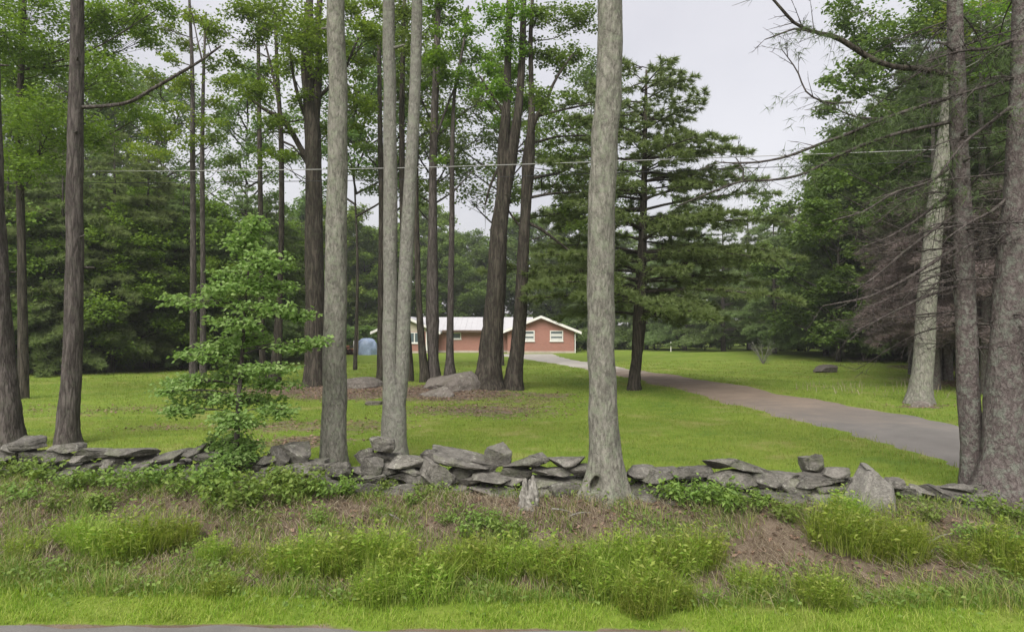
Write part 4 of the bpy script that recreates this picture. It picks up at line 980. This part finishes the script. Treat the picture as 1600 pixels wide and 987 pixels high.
p3 = pine("far_pine", RP, on(1210, 57), mat='pine_soft', group="pines beyond the far lawn", h=12.0, r0=.2, zb=1.0, Lmax=4.4, seed=3, prof=.5, droop=.2)
for px, Y, s, q in ((1130, 66, 1.0, 0), (1290, 52, .95, 1), (1350, 46, .9, 0), (1070, 74, 1.05, 1), (1250, 68, 1.15, 0), (1170, 80, 1.2, 1), (1010, 82, 1.05, 0), (1390, 52, 1.1, 1), (940, 88, 1.0, 0), (1450, 46, 1.0, 1), (1330, 62, 1.2, 0), (1530, 50, 1.1, 1), (1620, 46, 1.1, 0), (1700, 40, 1.0, 1)):
    dup(p3, on(px, Y, -.05), 2.1 * k_, (s * 1.15, s * 1.15, s * (1.1 + .1 * (k_ % 4))), RP, "pines beyond the far lawn"); k_ += 1
SP = "dead-branched brown spruce in the dark stand beyond the pale leaning trunk"
def dead_spruce(loc, seed):
    global RNG
    tr, br, nd = pine_parts(h=15, r0=.2, zb=2.4, Lmax=2.7, seed=seed, gap=.42, per=6, m=13, nl=.36, nw=.02, prof=.3, droop=.35)
    V = np.concatenate(nd.v).reshape(-1, 3, 3); lowm = V[:, 0, 2] < 7.5 + np.random.default_rng(seed).normal(0, .8, len(V))
    root = thing("dead_spruce", SP, "tree", loc, "spruces in the dark stand at the right")
    link("trunk", tr.mesh("trunk", M['bark_spruce'], True), root)
    link("branches", br.mesh("branches", M['bark_spruce'], True), root, kind="stuff")
    for nm, msk, mt in (("dead_twigs", lowm, 'twig_brown'), ("crown", ~lowm, 'pine_dark')):
        b = MB(); v = V[msk].reshape(-1, 3); b.add(v, np.arange(len(v)).reshape(-1, 3)); link(nm, b.mesh(nm, M[mt]), root, kind="stuff")
    return root
d1 = dead_spruce(on(1478, 27), 21)
for px, Y, s in ((1540, 21.5, .85), (1460, 23, .8), (1500, 28, .95), (1590, 22, .85), (1425, 31, .85), (1585, 27, .9), (1430, 36, 1.0), (1640, 25, 1.0)):
    dup(d1, on(px, Y, -.05), 1.9 * k_, (s, s, s)); k_ += 1

GP = "tall green pine with drooping boughs behind the spruces by the driveway"
for px, Y, s in ((1365, 52, 1.6), (1430, 44, 1.6), (1500, 42, 1.6), (1580, 38, 1.55), (1310, 60, 1.5), (1660, 34, 1.5), (1400, 56, 1.7)):
    dup((p1, p3)[k_ % 2], on(px, Y, -.05), 2.6 * k_, (s * .9, s * .9, s), GP, "tall pines behind the spruces"); k_ += 1
def broadleaf(name, label, loc, group, h, cr, n, seed, leaf, bark='bark_brown', lsize=(.30, .21), zb=.12, m=34, tk=.75):
    global RNG
    keep = RNG; RNG = np.random.default_rng(seed)
    tr, tw, lf = MB(), MB(), MB()
    P, r = resample([[0, 0, -.2], [.1, .05, h * .3], [-.1, 0, h * .6], [0, 0, h * .92]], [tk * (.011 * h + .05), tk * (.009 * h + .03), tk * .09, .02], .5); tube(tr, P, r, 10, .03, flare(.4, 5, 0, 2))
    for q in range(m):
        zz = zb * h + (1 - zb) * h * ((q + .5) / m) ** .9; t = (zz / h - zb) / (1 - zb); R_ = cr * (0.55 + .6 * math.sin(math.pi * min(1, t * .85 + .12))) * RNG.uniform(.25, 1.0); a = q * 2.4 + RNG.uniform(-.5, .5)
        C = np.array([math.cos(a) * R_, math.sin(a) * R_, zz]); rad = np.array([1, 1, .62]) * cr * RNG.uniform(.28, .48)
        S, L = clump_points(C, rad, n // m, max(5, n // m // 45), .3); leaves(lf, L, *lsize)
        A = np.array([0, 0, max(zb * h * .7, zz - .5 * R_ - .5)]); Q, rr = resample([A, (A + C) / 2 + [0, 0, -.1], C], [.07, .05, .02], .5); tube(tw, Q, rr, 5)
        sticks(tw, Q[RNG.integers(len(Q) // 2, len(Q), len(S))], S, .018, .006)
    RNG = keep
    root = thing(name, label, "tree", loc, group)
    link("trunk", tr.mesh("trunk", M[bark], True), root)
    link("twigs", tw.mesh("twigs", M[bark], True), root, kind="stuff")
    link("crown", lf.mesh("crown", M[leaf]), root, kind="stuff")
    return root
BH, BG = "leafy tree in the wood behind the brick house", "trees behind the brick house"
b1 = broadleaf("wood_tree", BH, on(700, 93), BG, 15, 4.4, 30000, 31, 'leaf_mid')
b2 = broadleaf("wood_tree", BH, on(860, 96), BG, 13.5, 4.6, 30000, 32, 'leaf_dark')
b3 = broadleaf("wood_tree", BH, on(570, 90), BG, 16, 4.2, 30000, 33, 'leaf_bright')
for q, (px, Y, s) in enumerate(((620, 98, 1.05), (760, 100, .95), (660, 108, 1.15), (810, 104, 1.0), (910, 92, .95), (530, 88, 1.0), (480, 92, 1.1), (430, 84, .95), (960, 104, 1.0), (590, 112, 1.1), (730, 115, 1.15), (880, 116, 1.1), (500, 105, 1.15))):
    dup((b1, b2, b3)[q % 3], on(px, Y), 1.7 * q, (s * 1.1, s * 1.1, s * (1.05 + .08 * (q % 4))))
TH, TG2 = "tall thin-crowned tree reaching above the pines behind the lawn", "tall thin-crowned trees behind the lawn"
t1 = broadleaf("tall_tree", TH, on(385, 44), TG2, 19, 3.3, 9000, 51, 'leaf_mid', 'bark_dark', (.19, .13), .5, 22, .38)
t2 = broadleaf("tall_tree", TH, on(555, 36), TG2, 18.5, 3.4, 9000, 52, 'leaf_dark', 'bark_dark', (.19, .13), .52, 22, .38)
for q, (px, Y, s) in enumerate(((615, 39, 1.1), (680, 37, .95), (785, 41, 1.0), (925, 46, 1.1), (150, 52, 1.25), (255, 50, 1.15), (50, 54, 1.3), (-40, 50, 1.2), (200, 60, 1.35), (100, 48, 1.15))):
    dup((t1, t2)[q % 2], on(px, Y), 1.3 * q + .7, (s, s, s))
UH, UG = "low leafy tree filling the wood edge left of the lawn", "low leafy trees along the left wood edge"
u1 = broadleaf("edge_tree", UH, on(200, 40), UG, 10.5, 3.6, 20000, 55, 'leaf_bright', 'bark_dark', (.22, .15), .08, 24, .5)
for q, (px, Y, s) in enumerate(((60, 38, 1.0), (310, 42, .95), (130, 35, .8), (-30, 36, 1.0), (260, 45, 1.1), (375, 46, .9), (10, 44, 1.15), (440, 52, .9), (350, 36, .6), (170, 33, .75), (85, 33, .7), (240, 37, .85), (30, 32, .75), (405, 44, .8), (-60, 31, .9), (290, 39, .85), (470, 58, .9))):
    dup(u1, on(px, Y), 2.1 * q + .5, (s, s, s * (.9 + .06 * (q % 4))))
LH, LG = "dark leafy tree deep in the wood left of the lawn", "trees deep in the left wood"
for q, (px, Y, s) in enumerate(((380, 62, .85), (250, 60, 1.0), (120, 58, 1.05), (0, 54, 1.0), (-100, 52, 1.0), (330, 75, .95), (440, 72, .8), (180, 72, 1.2), (60, 70, 1.25))):
    dup((b2, b1)[q % 2], on(px, Y), 2.3 * q, (s, s, s), LH, LG)
RH, RG = "dark leafy tree deep in the wood beyond the far lawn", "trees deep in the right wood"
for q, (px, Y, s) in enumerate(((1040, 96, 1.0), (1110, 92, .95), (1190, 98, 1.0), (1270, 86, 1.0), (1340, 78, 1.1), (1420, 70, 1.2), (1500, 64, 1.25), (1580, 60, 1.3), (1660, 56, 1.2), (1310, 45, .95), (1450, 56, 1.3))):
    dup((b2, b1)[q % 2], on(px, Y), 1.1 * q, (s, s, s), RH, RG)
def shrub(name, label, loc, group, seed, leaf, n=4500, r=1.9, h=2.9):
    global RNG
    keep = RNG; RNG = np.random.default_rng(seed); lf, tw = MB(), MB()
    for q in range(9):
        a = q * 2.4; C = np.array([math.cos(a) * r * .6, math.sin(a) * r * .6, h * RNG.uniform(.25, .8)])
        S, L = clump_points(C, np.array([.75, .75, .6]) * r * .6, n // 9, 10, .2); leaves(lf, L, .22, .15)
        sticks(tw, np.array([[0, 0, -.1]]), C[None], .03, .012); sticks(tw, np.repeat(C[None], len(S), 0), S, .012, .004)
    RNG = keep
    root = thing(name, label, "shrub", loc, group)
    link("stems", tw.mesh("stems", M['bark_dark'], True), root, kind="stuff"); link("foliage", lf.mesh("foliage", M[leaf]), root, kind="stuff")
    return root
SH, SG = "dark green shrub under the trees at the edge of the wood", "shrubs along the wood edge"
s1 = shrub("wood_shrub", SH, on(930, 82), SG, 61, 'leaf_dark'); s2 = shrub("wood_shrub", SH, on(530, 76), SG, 62, 'leaf_mid')
q = 0
for px, Y in [(905, 78), (960, 86), (990, 82), (1025, 80), (1065, 84), (1100, 78), (1140, 84), (1180, 74), (1220, 72), (1260, 66), (1300, 60), (1345, 54), (515, 74), (560, 80), (600, 84), (480, 68), (450, 62), (400, 56), (360, 54), (320, 50), (280, 48), (235, 46), (190, 46), (150, 48), (100, 46), (50, 48), (10, 44), (-40, 42), (640, 88), (1390, 56), (1430, 50), (1470, 48), (1520, 46), (1570, 44)]:
    s = .8 + .15 * (q % 5); dup((s1, s2)[q % 2], on(px, Y), q * 1.3, (s * 1.2, s * 1.2, s)); q += 1

# bare twiggy shrub on the far lawn
mb = MB(); root = thing("bare_shrub", "bare twiggy grey shrub on the far lawn near the pines", "shrub", on(1192, 42))
for q in range(9):
    a = q * .7; d = np.array([math.cos(a) * .55, math.sin(a) * .55, 1]); L = .9 + .12 * (q % 4)
    dead_branch(mb, np.array([[0, 0, -.05], d * L * .5, d * L + [0.2 * math.cos(a), 0, .1]]), [.03, .02, .006], 16, .4, 0)
link("stems", mb.mesh("stems", M['bark_pale'], True), root, kind="stuff")

# ------------------------------------------------------------------ sapling and weeds by the wall
SY = 9.0
sp0 = np.array([at(372, 720, SY)[0], SY, 0]); sp0[2] = float(gh(sp0[0], SY))
sap = thing("sapling", "young maple sapling with flat tiers of pale green leaves growing through the wall", "tree", sp0)
mb = MB(); P, r = px_path([(372, 760, 10), (370, 700, 9), (372, 640, 8), (378, 560, 7), (383, 480, 5), (390, 400, 3), (394, 340, 2)], SY)
Q, rr = resample(P, r, .06); tube(mb, Q, rr, 8, .03); link("trunk", mb.mesh("trunk", M['bark_brown'], True, sp0), sap)
tw, lf = MB(), MB()
TIERS = [(300, 470, 62, 9), (420, 482, 60, 10), (480, 492, 26, 7), (355, 505, 46, 9), (470, 540, 40, 8), (340, 540, 40, 12), (400, 528, 44, 10), (310, 555, 50, 9), (420, 575, 50, 9), (365, 590, 48, 20.6), (290, 595, 56, 10), (440, 600, 40, 8), (320, 620, 62, 12), (400, 625, 50, 12), (270, 640, 36, 7), (370, 655, 40, 20.6), (440, 640, 30, 8), (350, 690, 32, 16), (385, 700, 30, 16),
         (395, 440, 40, 12), (360, 430, 34, 10), (420, 410, 36, 20.6), (385, 380, 28, 20.6), (400, 350, 20, 12), (430, 450, 36, 10), (340, 450, 36, 10), (365, 715, 52, 14), (345, 745, 40, 20.6), (400, 740, 40, 20.6), (255, 610, 26, 6), (515, 534, 20, 4)]
for cx, cy, rx, ry in TIERS:
    cx = 372 + (cx - 372) * .88; Yc = SY + RNG.uniform(-.35, .3); s = Yc / FOC; C = at(cx, cy, Yc); rad = np.array([rx * s, rx * s * .6, ry * s])
    n = int(170 + rx * ry * .5); S, L = clump_points(C, rad, n, max(8, n // 9), .06); leaves(lf, L, .066, .043, .95, .3)
    k0 = np.argmin(np.abs(Q[:, 2] - (C[2] - .12 * abs(C[0] - np.interp(C[2], Q[:, 2], Q[:, 0]))))); A = Q[k0]
    B, br = resample([A, (A + C) / 2 + [0, 0, .04], C], [.008, .006, .003], .1); tube(tw, B, br, 5)
    sticks(tw, B[RNG.integers(len(B) // 3, len(B), len(S))], S, .0035, .0015)
link("twigs", tw.mesh("twigs", M['bark_brown'], True, sp0), sap, kind="stuff")
link("crown", lf.mesh("crown", M['leaf_sapling'], False, sp0), sap, kind="stuff")

def weed_mesh(seed, n=260, h=.32, r=.28, ls=(.058, .034)):
    global RNG
    keep = RNG; RNG = np.random.default_rng(seed); tw, lf = MB(), MB()
    a = RNG.uniform(0, 6.283, 16); L = RNG.uniform(.5, 1.1, 16); T = np.stack([np.cos(a) * r * L, np.sin(a) * r * L, h * (1.15 - .5 * L)], 1)
    sticks(tw, np.stack([np.cos(a) * .04, np.sin(a) * .04, np.full(16, -.06)], 1), T, .004, .002)
    k = RNG.integers(0, 16, n); t = RNG.uniform(.3, 1.05, (n, 1)); leaves(lf, T[k] * t + RNG.normal(0, .03, (n, 3)), *ls, .45, .4)
    RNG = keep
    return tw.mesh("stems", M['weed']), lf.mesh("foliage", M['weed'])
WEED = [weed_mesh(200 + q) for q in range(4)]
MARKS = [(60, "below the start of the wall's low slabs"), (230, "below the flat slabs left of the sapling"), (370, "around the sapling's foot"), (520, "below the furrowed grey trunk"), (610, "below the small stack of stones"), (740, "below the long slab beside the stump"), (835, "by the bleached stump"), (950, "below the thick pale trunk"), (1110, "below the slabs beyond the thick trunk"), (1250, "below the flat slabs by the upright boulder"), (1360, "before the upright triangular boulder"), (1470, "between upright boulder and spruces"), (1580, "before the stout spruce")]
def mark(px): return min(MARKS, key=lambda m: abs(m[0] - px))[1]
def weed(px, py, s, q, label, group):
    root = thing("weed_clump", ("small" if s < .75 else "broad" if s > 1.1 else "leafy") + " green weed clump " + mark(px), "plant", on_ground(px, py), group)
    a, b = WEED[q % 4]; link("stems", a, root, kind="stuff"); link("foliage", b, root, kind="stuff")
    root.rotation_euler = (0, 0, q * 1.9); root.scale = (s, s, s)
WL, WG = "leafy green weed clump growing at the foot of the stone wall", "weed clumps at the foot of the wall"
for q, (px, py, s) in enumerate([(20, 750, 1.1), (60, 755, 1.2), (105, 770, 1.0), (160, 765, 1.1), (215, 770, 1.2), (255, 765, 1.1), (300, 775, 1.2), (330, 790, 1.2), (365, 800, 1.35), (395, 795, 1.2), (350, 770, 1.3), (410, 770, 1.2), (450, 785, 1.1), (480, 775, 1.2), (515, 780, 1.0), (545, 775, .9), (440, 765, 1.0), (605, 770, .6), (640, 790, .6), (660, 775, .5), (715, 745, .7), (735, 755, .6), (1010, 770, .9), (1040, 785, 1.1), (1075, 790, 1.1), (1110, 790, 1.0), (1140, 800, 1.1), (1080, 770, .8), (1170, 800, .9), (1230, 815, .8), (600, 880 - 70, .5), (700, 820, .6), (730, 840, .8), (760, 825, .7), (790, 845, .9), (500, 820, .6), (30, 790, 1.0), (90, 800, .8), (150, 800, .9), (1450, 815, .7), (1540, 800, .8), (1580, 820, .9), (1520, 850, .7), (1590, 860, .8)]):
    weed(px, py, s, q, WL, WG)

# ------------------------------------------------------------------ grass tussocks on the bank
def tussock_mesh(seed, n=34, h=.36, r=.2):
    """a tuft of upright leafy stems with some grass between them"""
    global RNG
    keep = RNG; RNG = np.random.default_rng(seed); mb = MB()
    a = RNG.uniform(0, 6.283, n); rr = r * RNG.uniform(0, 1, n) ** .5
    B = np.stack([np.cos(a) * rr, np.sin(a) * rr, np.full(n, -.02)], 1); H = h * RNG.uniform(.55, 1.1, n) * (1.1 - .45 * rr / r)
    T = B + np.stack([np.cos(a) * rr * .55, np.sin(a) * rr * .55, H], 1) + RNG.normal(0, .03, (n, 3))
    sticks(mb, B, T, .0028, .0012)
    m = 17; k = np.repeat(np.arange(n), m); t = RNG.uniform(.18, 1.0, (n * m, 1)) ** .8
    C = B[k] + (T - B)[k] * t + RNG.normal(0, .006, (n * m, 3)); az = RNG.uniform(0, 6.283, n * m)
    d = unit(np.stack([np.cos(az), np.sin(az), RNG.uniform(-.1, .9, n * m)], 1)); sd = unit(np.cross(d, RNG.normal(0, .5, d.shape) + [0, 0, 1])); l = RNG.uniform(.03, .075, (n * m, 1)); w = l * .17
    V = np.stack([C, C + d * l * .45 + sd * w, C + d * l - [0, 0, .012], C + d * l * .45 - sd * w], 1)
    mb.add(V.reshape(-1, 3), np.arange(4 * n * m).reshape(-1, 4))
    g = 420; a = RNG.uniform(0, 6.283, g); q = r * 1.25 * RNG.uniform(0, 1, g) ** .5; dd = np.stack([np.cos(a), np.sin(a), np.zeros(g)], 1)
    blades(mb, dd * q[:, None] - [0, 0, .02], h * .9, .0055, .75, dd * .35)
    RNG = keep
    return mb.mesh("tuft", M['tuft'])
TUS = [tussock_mesh(300 + q) for q in range(4)]
TL, TG = "bright green tussock of long arching grass on the bank below the wall", "leafy tufts on the bank"
for q, (px, py, s) in enumerate([(445, 900, 1.0), (475, 895, 1.15), (505, 900, 1.0), (535, 895, .95), (565, 890, 1.1), (595, 880, 1.2), (610, 895, 1.0), (640, 915, 1.0), (665, 935, 1.1), (690, 910, .9), (590, 940, .9), (720, 900, .95), (750, 895, 1.0), (785, 900, 1.05), (810, 890, .8), (860, 905, 1.0), (885, 910, 1.1), (915, 915, 1.1), (945, 900, 1.0), (975, 895, 1.1), (1005, 905, 1.1), (1040, 890, 1.0), (1070, 895, 1.0), (1015, 950, 1.05), (1000, 955, .8), (950, 935, .9), (1100, 880, .9), (1300, 850, 1.1), (1330, 860, 1.15), (1365, 865, 1.1), (1395, 870, 1.1), (1420, 870, .9), (1320, 815, 1.0), (150, 860, 1.0), (185, 870, 1.1), (215, 870, 1.1), (245, 860, 1.0), (120, 850, .9), (280, 850, .8), (330, 880, .7), (380, 880, .6), (1175, 930, .8), (1280, 945, .8), (1300, 950, .7), (1060, 945, .7), (40, 870, .8), (1500, 880, .7), (1560, 870, .9), (1590, 900, .9), (340, 930, .6)]):
    o = link("weed_tuft", TUS[q % 4], None, on_ground(px, py), label=("tall " if s > 1.02 else "") + "bright green leafy tuft on the bank " + mark(px), category="plant", group=TG)
    o.scale = (s * .92, s * .92, s * (1.0 + .1 * (q % 4))); o.rotation_euler = (0, 0, q * 2.2)

# ------------------------------------------------------------------ grass, straw and leaf litter (uncountable)
def scatter(n, y0, y1, pad=1.0):
    Y = np.sqrt(RNG.uniform(y0 ** 2, y1 ** 2, n)); X = RNG.uniform(-1, 1, n) * (.80 * Y + pad); return X, Y
def noise2(x, y, f, s=0.0):
    return .5 + .25 * (np.sin(x * f + s) * np.sin(y * f * 1.3 + s * 2.1) + np.sin(x * f * 2.3 + y * f * 1.7 + s) * .6 + np.sin(x * f * .7 - y * f * 2.9 + 3 * s) * .4)
def behind_wall(x, y): return y > wall_y(x) + .22
def field(name, label, n, y0, y1, H, w, keep, mat, lean=.4, seg=1, dirs=None, cat="grass"):
    X, Y = scatter(n, y0, y1); m = keep(X, Y); X, Y = X[m], Y[m]
    mb = MB(); h = H(X, Y) if callable(H) else H
    blades(mb, np.stack([X, Y, gh(X, Y) - .01], 1), h, w, lean, dirs(X, Y) if dirs else None, seg)
    link(name, mb.mesh(name, M[mat]), kind="stuff", label=label, category=cat)
def thin(x, y, k=1.0): return RNG.uniform(0, 1, len(x)) > dirt(x, y) * k + (noise2(x, y, 1.7) - .5) * .5
field("lawn_grass", "short mown green lawn grass just behind the stone wall", 120000, 8.2, 15, .055, .009, lambda x, y: behind_wall(x, y) & ~in_drive(x, y, -.05) & thin(x, y), 'grass', .5)
field("lawn_grass", "mown green lawn grass around the tree group", 110000, 15, 27, .06, .016, lambda x, y: ~in_drive(x, y) & thin(x, y), 'grass', .5)
field("lawn_grass", "mown green lawn grass farther off towards the house", 60000, 27, 48, .07, .03, lambda x, y: ~in_drive(x, y) & thin(x, y), 'grass', .5)
field("long_grass", "loose longer grass along both edges of the driveway", 60000, 9, 28, .13, .012, lambda x, y: in_drive(x, y, .55) & ~in_drive(x, y, -.18) & (RNG.uniform(0, 1, len(x)) < .35 + .6 * noise2(x, y, 1.9)), 'grass', .5)
def sfrac(x, y): ye = road_edge(x); return (y - ye) / (wall_y(x) - ye)
field("verge_grass", "mown bright green verge grass along the road edge", 110000, 5.2, 7.2, lambda x, y: .03 + .075 * noise2(x, y, 2.9), .006, lambda x, y: (sfrac(x, y) > .012) & (sfrac(x, y) < .55) & (RNG.uniform(0, 1, len(x)) > sfrac(x, y) * 1.9 + .5 * (noise2(x, y, 2.3, 4.0) - .5)) & ~in_drive(x, y) & thin(x, y, .8) & (RNG.uniform(0, 1, len(x)) < .25 + 1.1 * noise2(x, y, 4.1, .6)), 'grass_lush', .6, 2)
field("bank_grass", "tangled green weeds and grass growing over the bank", 120000, 5.8, 9.8, lambda x, y: .07 + .16 * noise2(x, y, 3.1, 1.0), .007, lambda x, y: (sfrac(x, y) > .15) & (sfrac(x, y) < .97) & ~in_drive(x, y) & (RNG.uniform(0, 1, len(x)) * .9 + .12 > dirt(x, y) + 1.9 * (.50 - noise2(x, y, 3.1, 2.0))), 'grass_bank', .6, 2)
field("dry_straw", "dry tan straw and dead grass lying on the bank", 46000, 5.7, 9.4, lambda x, y: .08 + .16 * noise2(x, y, 2.2), .005, lambda x, y: (sfrac(x, y) > .12) & (sfrac(x, y) < .9) & ~in_drive(x, y) & (RNG.uniform(0, 1, len(x)) < dirt(x, y) * 1.15 - .08), 'straw', 1.5, 2, lambda x, y: np.stack([np.full_like(x, .3), np.full_like(x, -1.0), np.zeros_like(x)], 1))
field("meadow_grass", "pale seeding long grass on the lawn before the leaning trunk", 3500, 19, 30, .28, .014, lambda x, y: (((x - 12.2) / 2.6) ** 2 + ((y - 22.5) / 2.6) ** 2 < 1), 'straw', .6, 2)
X, Y = scatter(110000, 5.8, 26); k = RNG.uniform(0, 1, len(X)) < dirt(X, Y) * 1.2 - .25; X, Y = X[k], Y[k]
mb = MB(); leaves(mb, np.stack([X, Y, gh(X, Y) + .012], 1), .07, .045, .35, 0.0); link("leaf_litter", mb.mesh("leaf_litter", M['litter']), kind="stuff", label="brown fallen leaves lying on bare soil under the trees", category="leaf litter")
X, Y = scatter(120000, 5.7, 9.9); k = (RNG.uniform(0, 1, len(X)) < noise2(X, Y, 3.4, 5.0) * 2.2 - .75) & (sfrac(X, Y) > .03 + .3 * RNG.uniform(0, 1, len(X)) ** .7) & (sfrac(X, Y) < .95) & ~in_drive(X, Y) & (RNG.uniform(0, 1, len(X)) > dirt(X, Y)); X, Y = X[k], Y[k]
mb = MB(); leaves(mb, np.stack([X, Y, gh(X, Y) + RNG.uniform(.02, .24, len(X)) * noise2(X, Y, 3.4, 5.0)], 1), .05, .03, .7, .2); link("ground_cover", mb.mesh("ground_cover", M['weed']), kind="stuff", label="low leafy ground cover spread through the grass of the bank", category="plants")
# fallen sticks on the bank
for q, (px, py, L, a) in enumerate(((1470, 850, .34, .6), (880, 808, .3, -.5), (620, 820, .3, -1.0), (1455, 872, .25, .9), (905, 812, .26, .3))):
    c = on_ground(px, py); d = np.array([math.cos(a), .1, math.sin(a) * .5]) * L / 2; mb = MB()
    Q, rr = resample([-d, np.array([0, 0, .02]), d], [.012, .010, .005], .05); tube(mb, Q, rr, 6, .08)
    link("fallen_stick", mb.mesh("fallen_stick", M['wood_weathered'], True), None, c + [0, 0, .05], label="pale fallen stick lying on the bank", category="stick", group="fallen sticks on the bank")

# ------------------------------------------------------------------ overhead wires
def wire(label, pts, r, m):
    P = np.array([at(a, b, Y) for a, b, Y in pts]); Q, rr = resample(P, np.full(len(P), r), .6); mb = MB(); tube(mb, Q, rr, 6)
    link("overhead_wire", mb.mesh("overhead_wire", M[m], True), label=label, category="wire")
wire("pale upper overhead wire strung across behind the thick trunk", [(-900, 250, 20.6), (300, 267, 20.6), (600, 263, 20.6), (960, 252, 20.6), (1300, 240, 20.6), (1560, 230, 20.6), (2500, 190, 20.6)], .012, 'wire')
wire("thin dark overhead wire strung just below the pale one", [(-900, 280, 20.9), (300, 285, 20.9), (700, 279, 20.9), (960, 270, 20.9), (1300, 258, 20.9), (2500, 215, 20.9)], .011, 'wire_dark')

# ------------------------------------------------------------------ thin haze volume added to lift and soften the dark far trees
t = NT("haze_fill")
vol = t.n("ShaderNodeVolumePrincipled"); vol.inputs["Color"].default_value = (0.93, 0.96, 0.95, 1); vol.inputs["Density"].default_value = 0.0007; vol.inputs["Anisotropy"].default_value = 0.2
t.l(vol.outputs[0], t.out.inputs["Volume"])
mb = MB(); box(mb, -250, 250, -40, 260, -1.2, 34)
link("haze", mb.mesh("haze", t.m), kind="stuff", label="thin haze added to lighten the darks between the trees", category="haze")

# ------------------------------------------------------------------ labels that say which of the look-alike trees is meant
PLACE = [(90, "behind the two brown trunks"), (230, "between slim brown trunk and sapling"), (370, "behind the sapling"), (510, "behind the forked oak"), (620, "behind the twin trunk and blue tarp"), (700, "above the house's long roof"), (800, "behind the broad split trunk"), (870, "above the house's gable"), (950, "behind the thick pale trunk"), (1030, "behind the lone pine"), (1130, "right of the lone pine"), (1210, "behind the bare twiggy shrub"), (1300, "behind the dark lawn boulder"), (1400, "left of the pale leaning trunk"), (1470, "behind the pale leaning trunk"), (1600, "behind the spruce trunks")]
SHORT = {"pines along the left wood edge": "soft pine of the left wood edge", "pines beyond the far lawn": "feathery pine beyond the far lawn", "spruces in the dark stand at the right": "brown dead-branched spruce", "tall pines behind the spruces": "tall dark green pine", "trees behind the brick house": "leafy wood tree beyond the house", "tall thin-crowned trees behind the lawn": "tall thin-crowned tree", "low leafy trees along the left wood edge": "low bushy tree at the lawn's edge", "trees deep in the left wood": "dark tree deep in the left wood", "trees deep in the right wood": "dark tree deep in the right wood", "shrubs along the wood edge": "dark green shrub at the wood edge"}
for ob in sc.objects:
    g = ob.get("group")
    if g in SHORT and ob.parent is None:
        px = 800 + FOC * ob.location.x / ob.location.y
        ob["label"] = SHORT[g] + " " + min(PLACE, key=lambda m: abs(m[0] - px))[1]
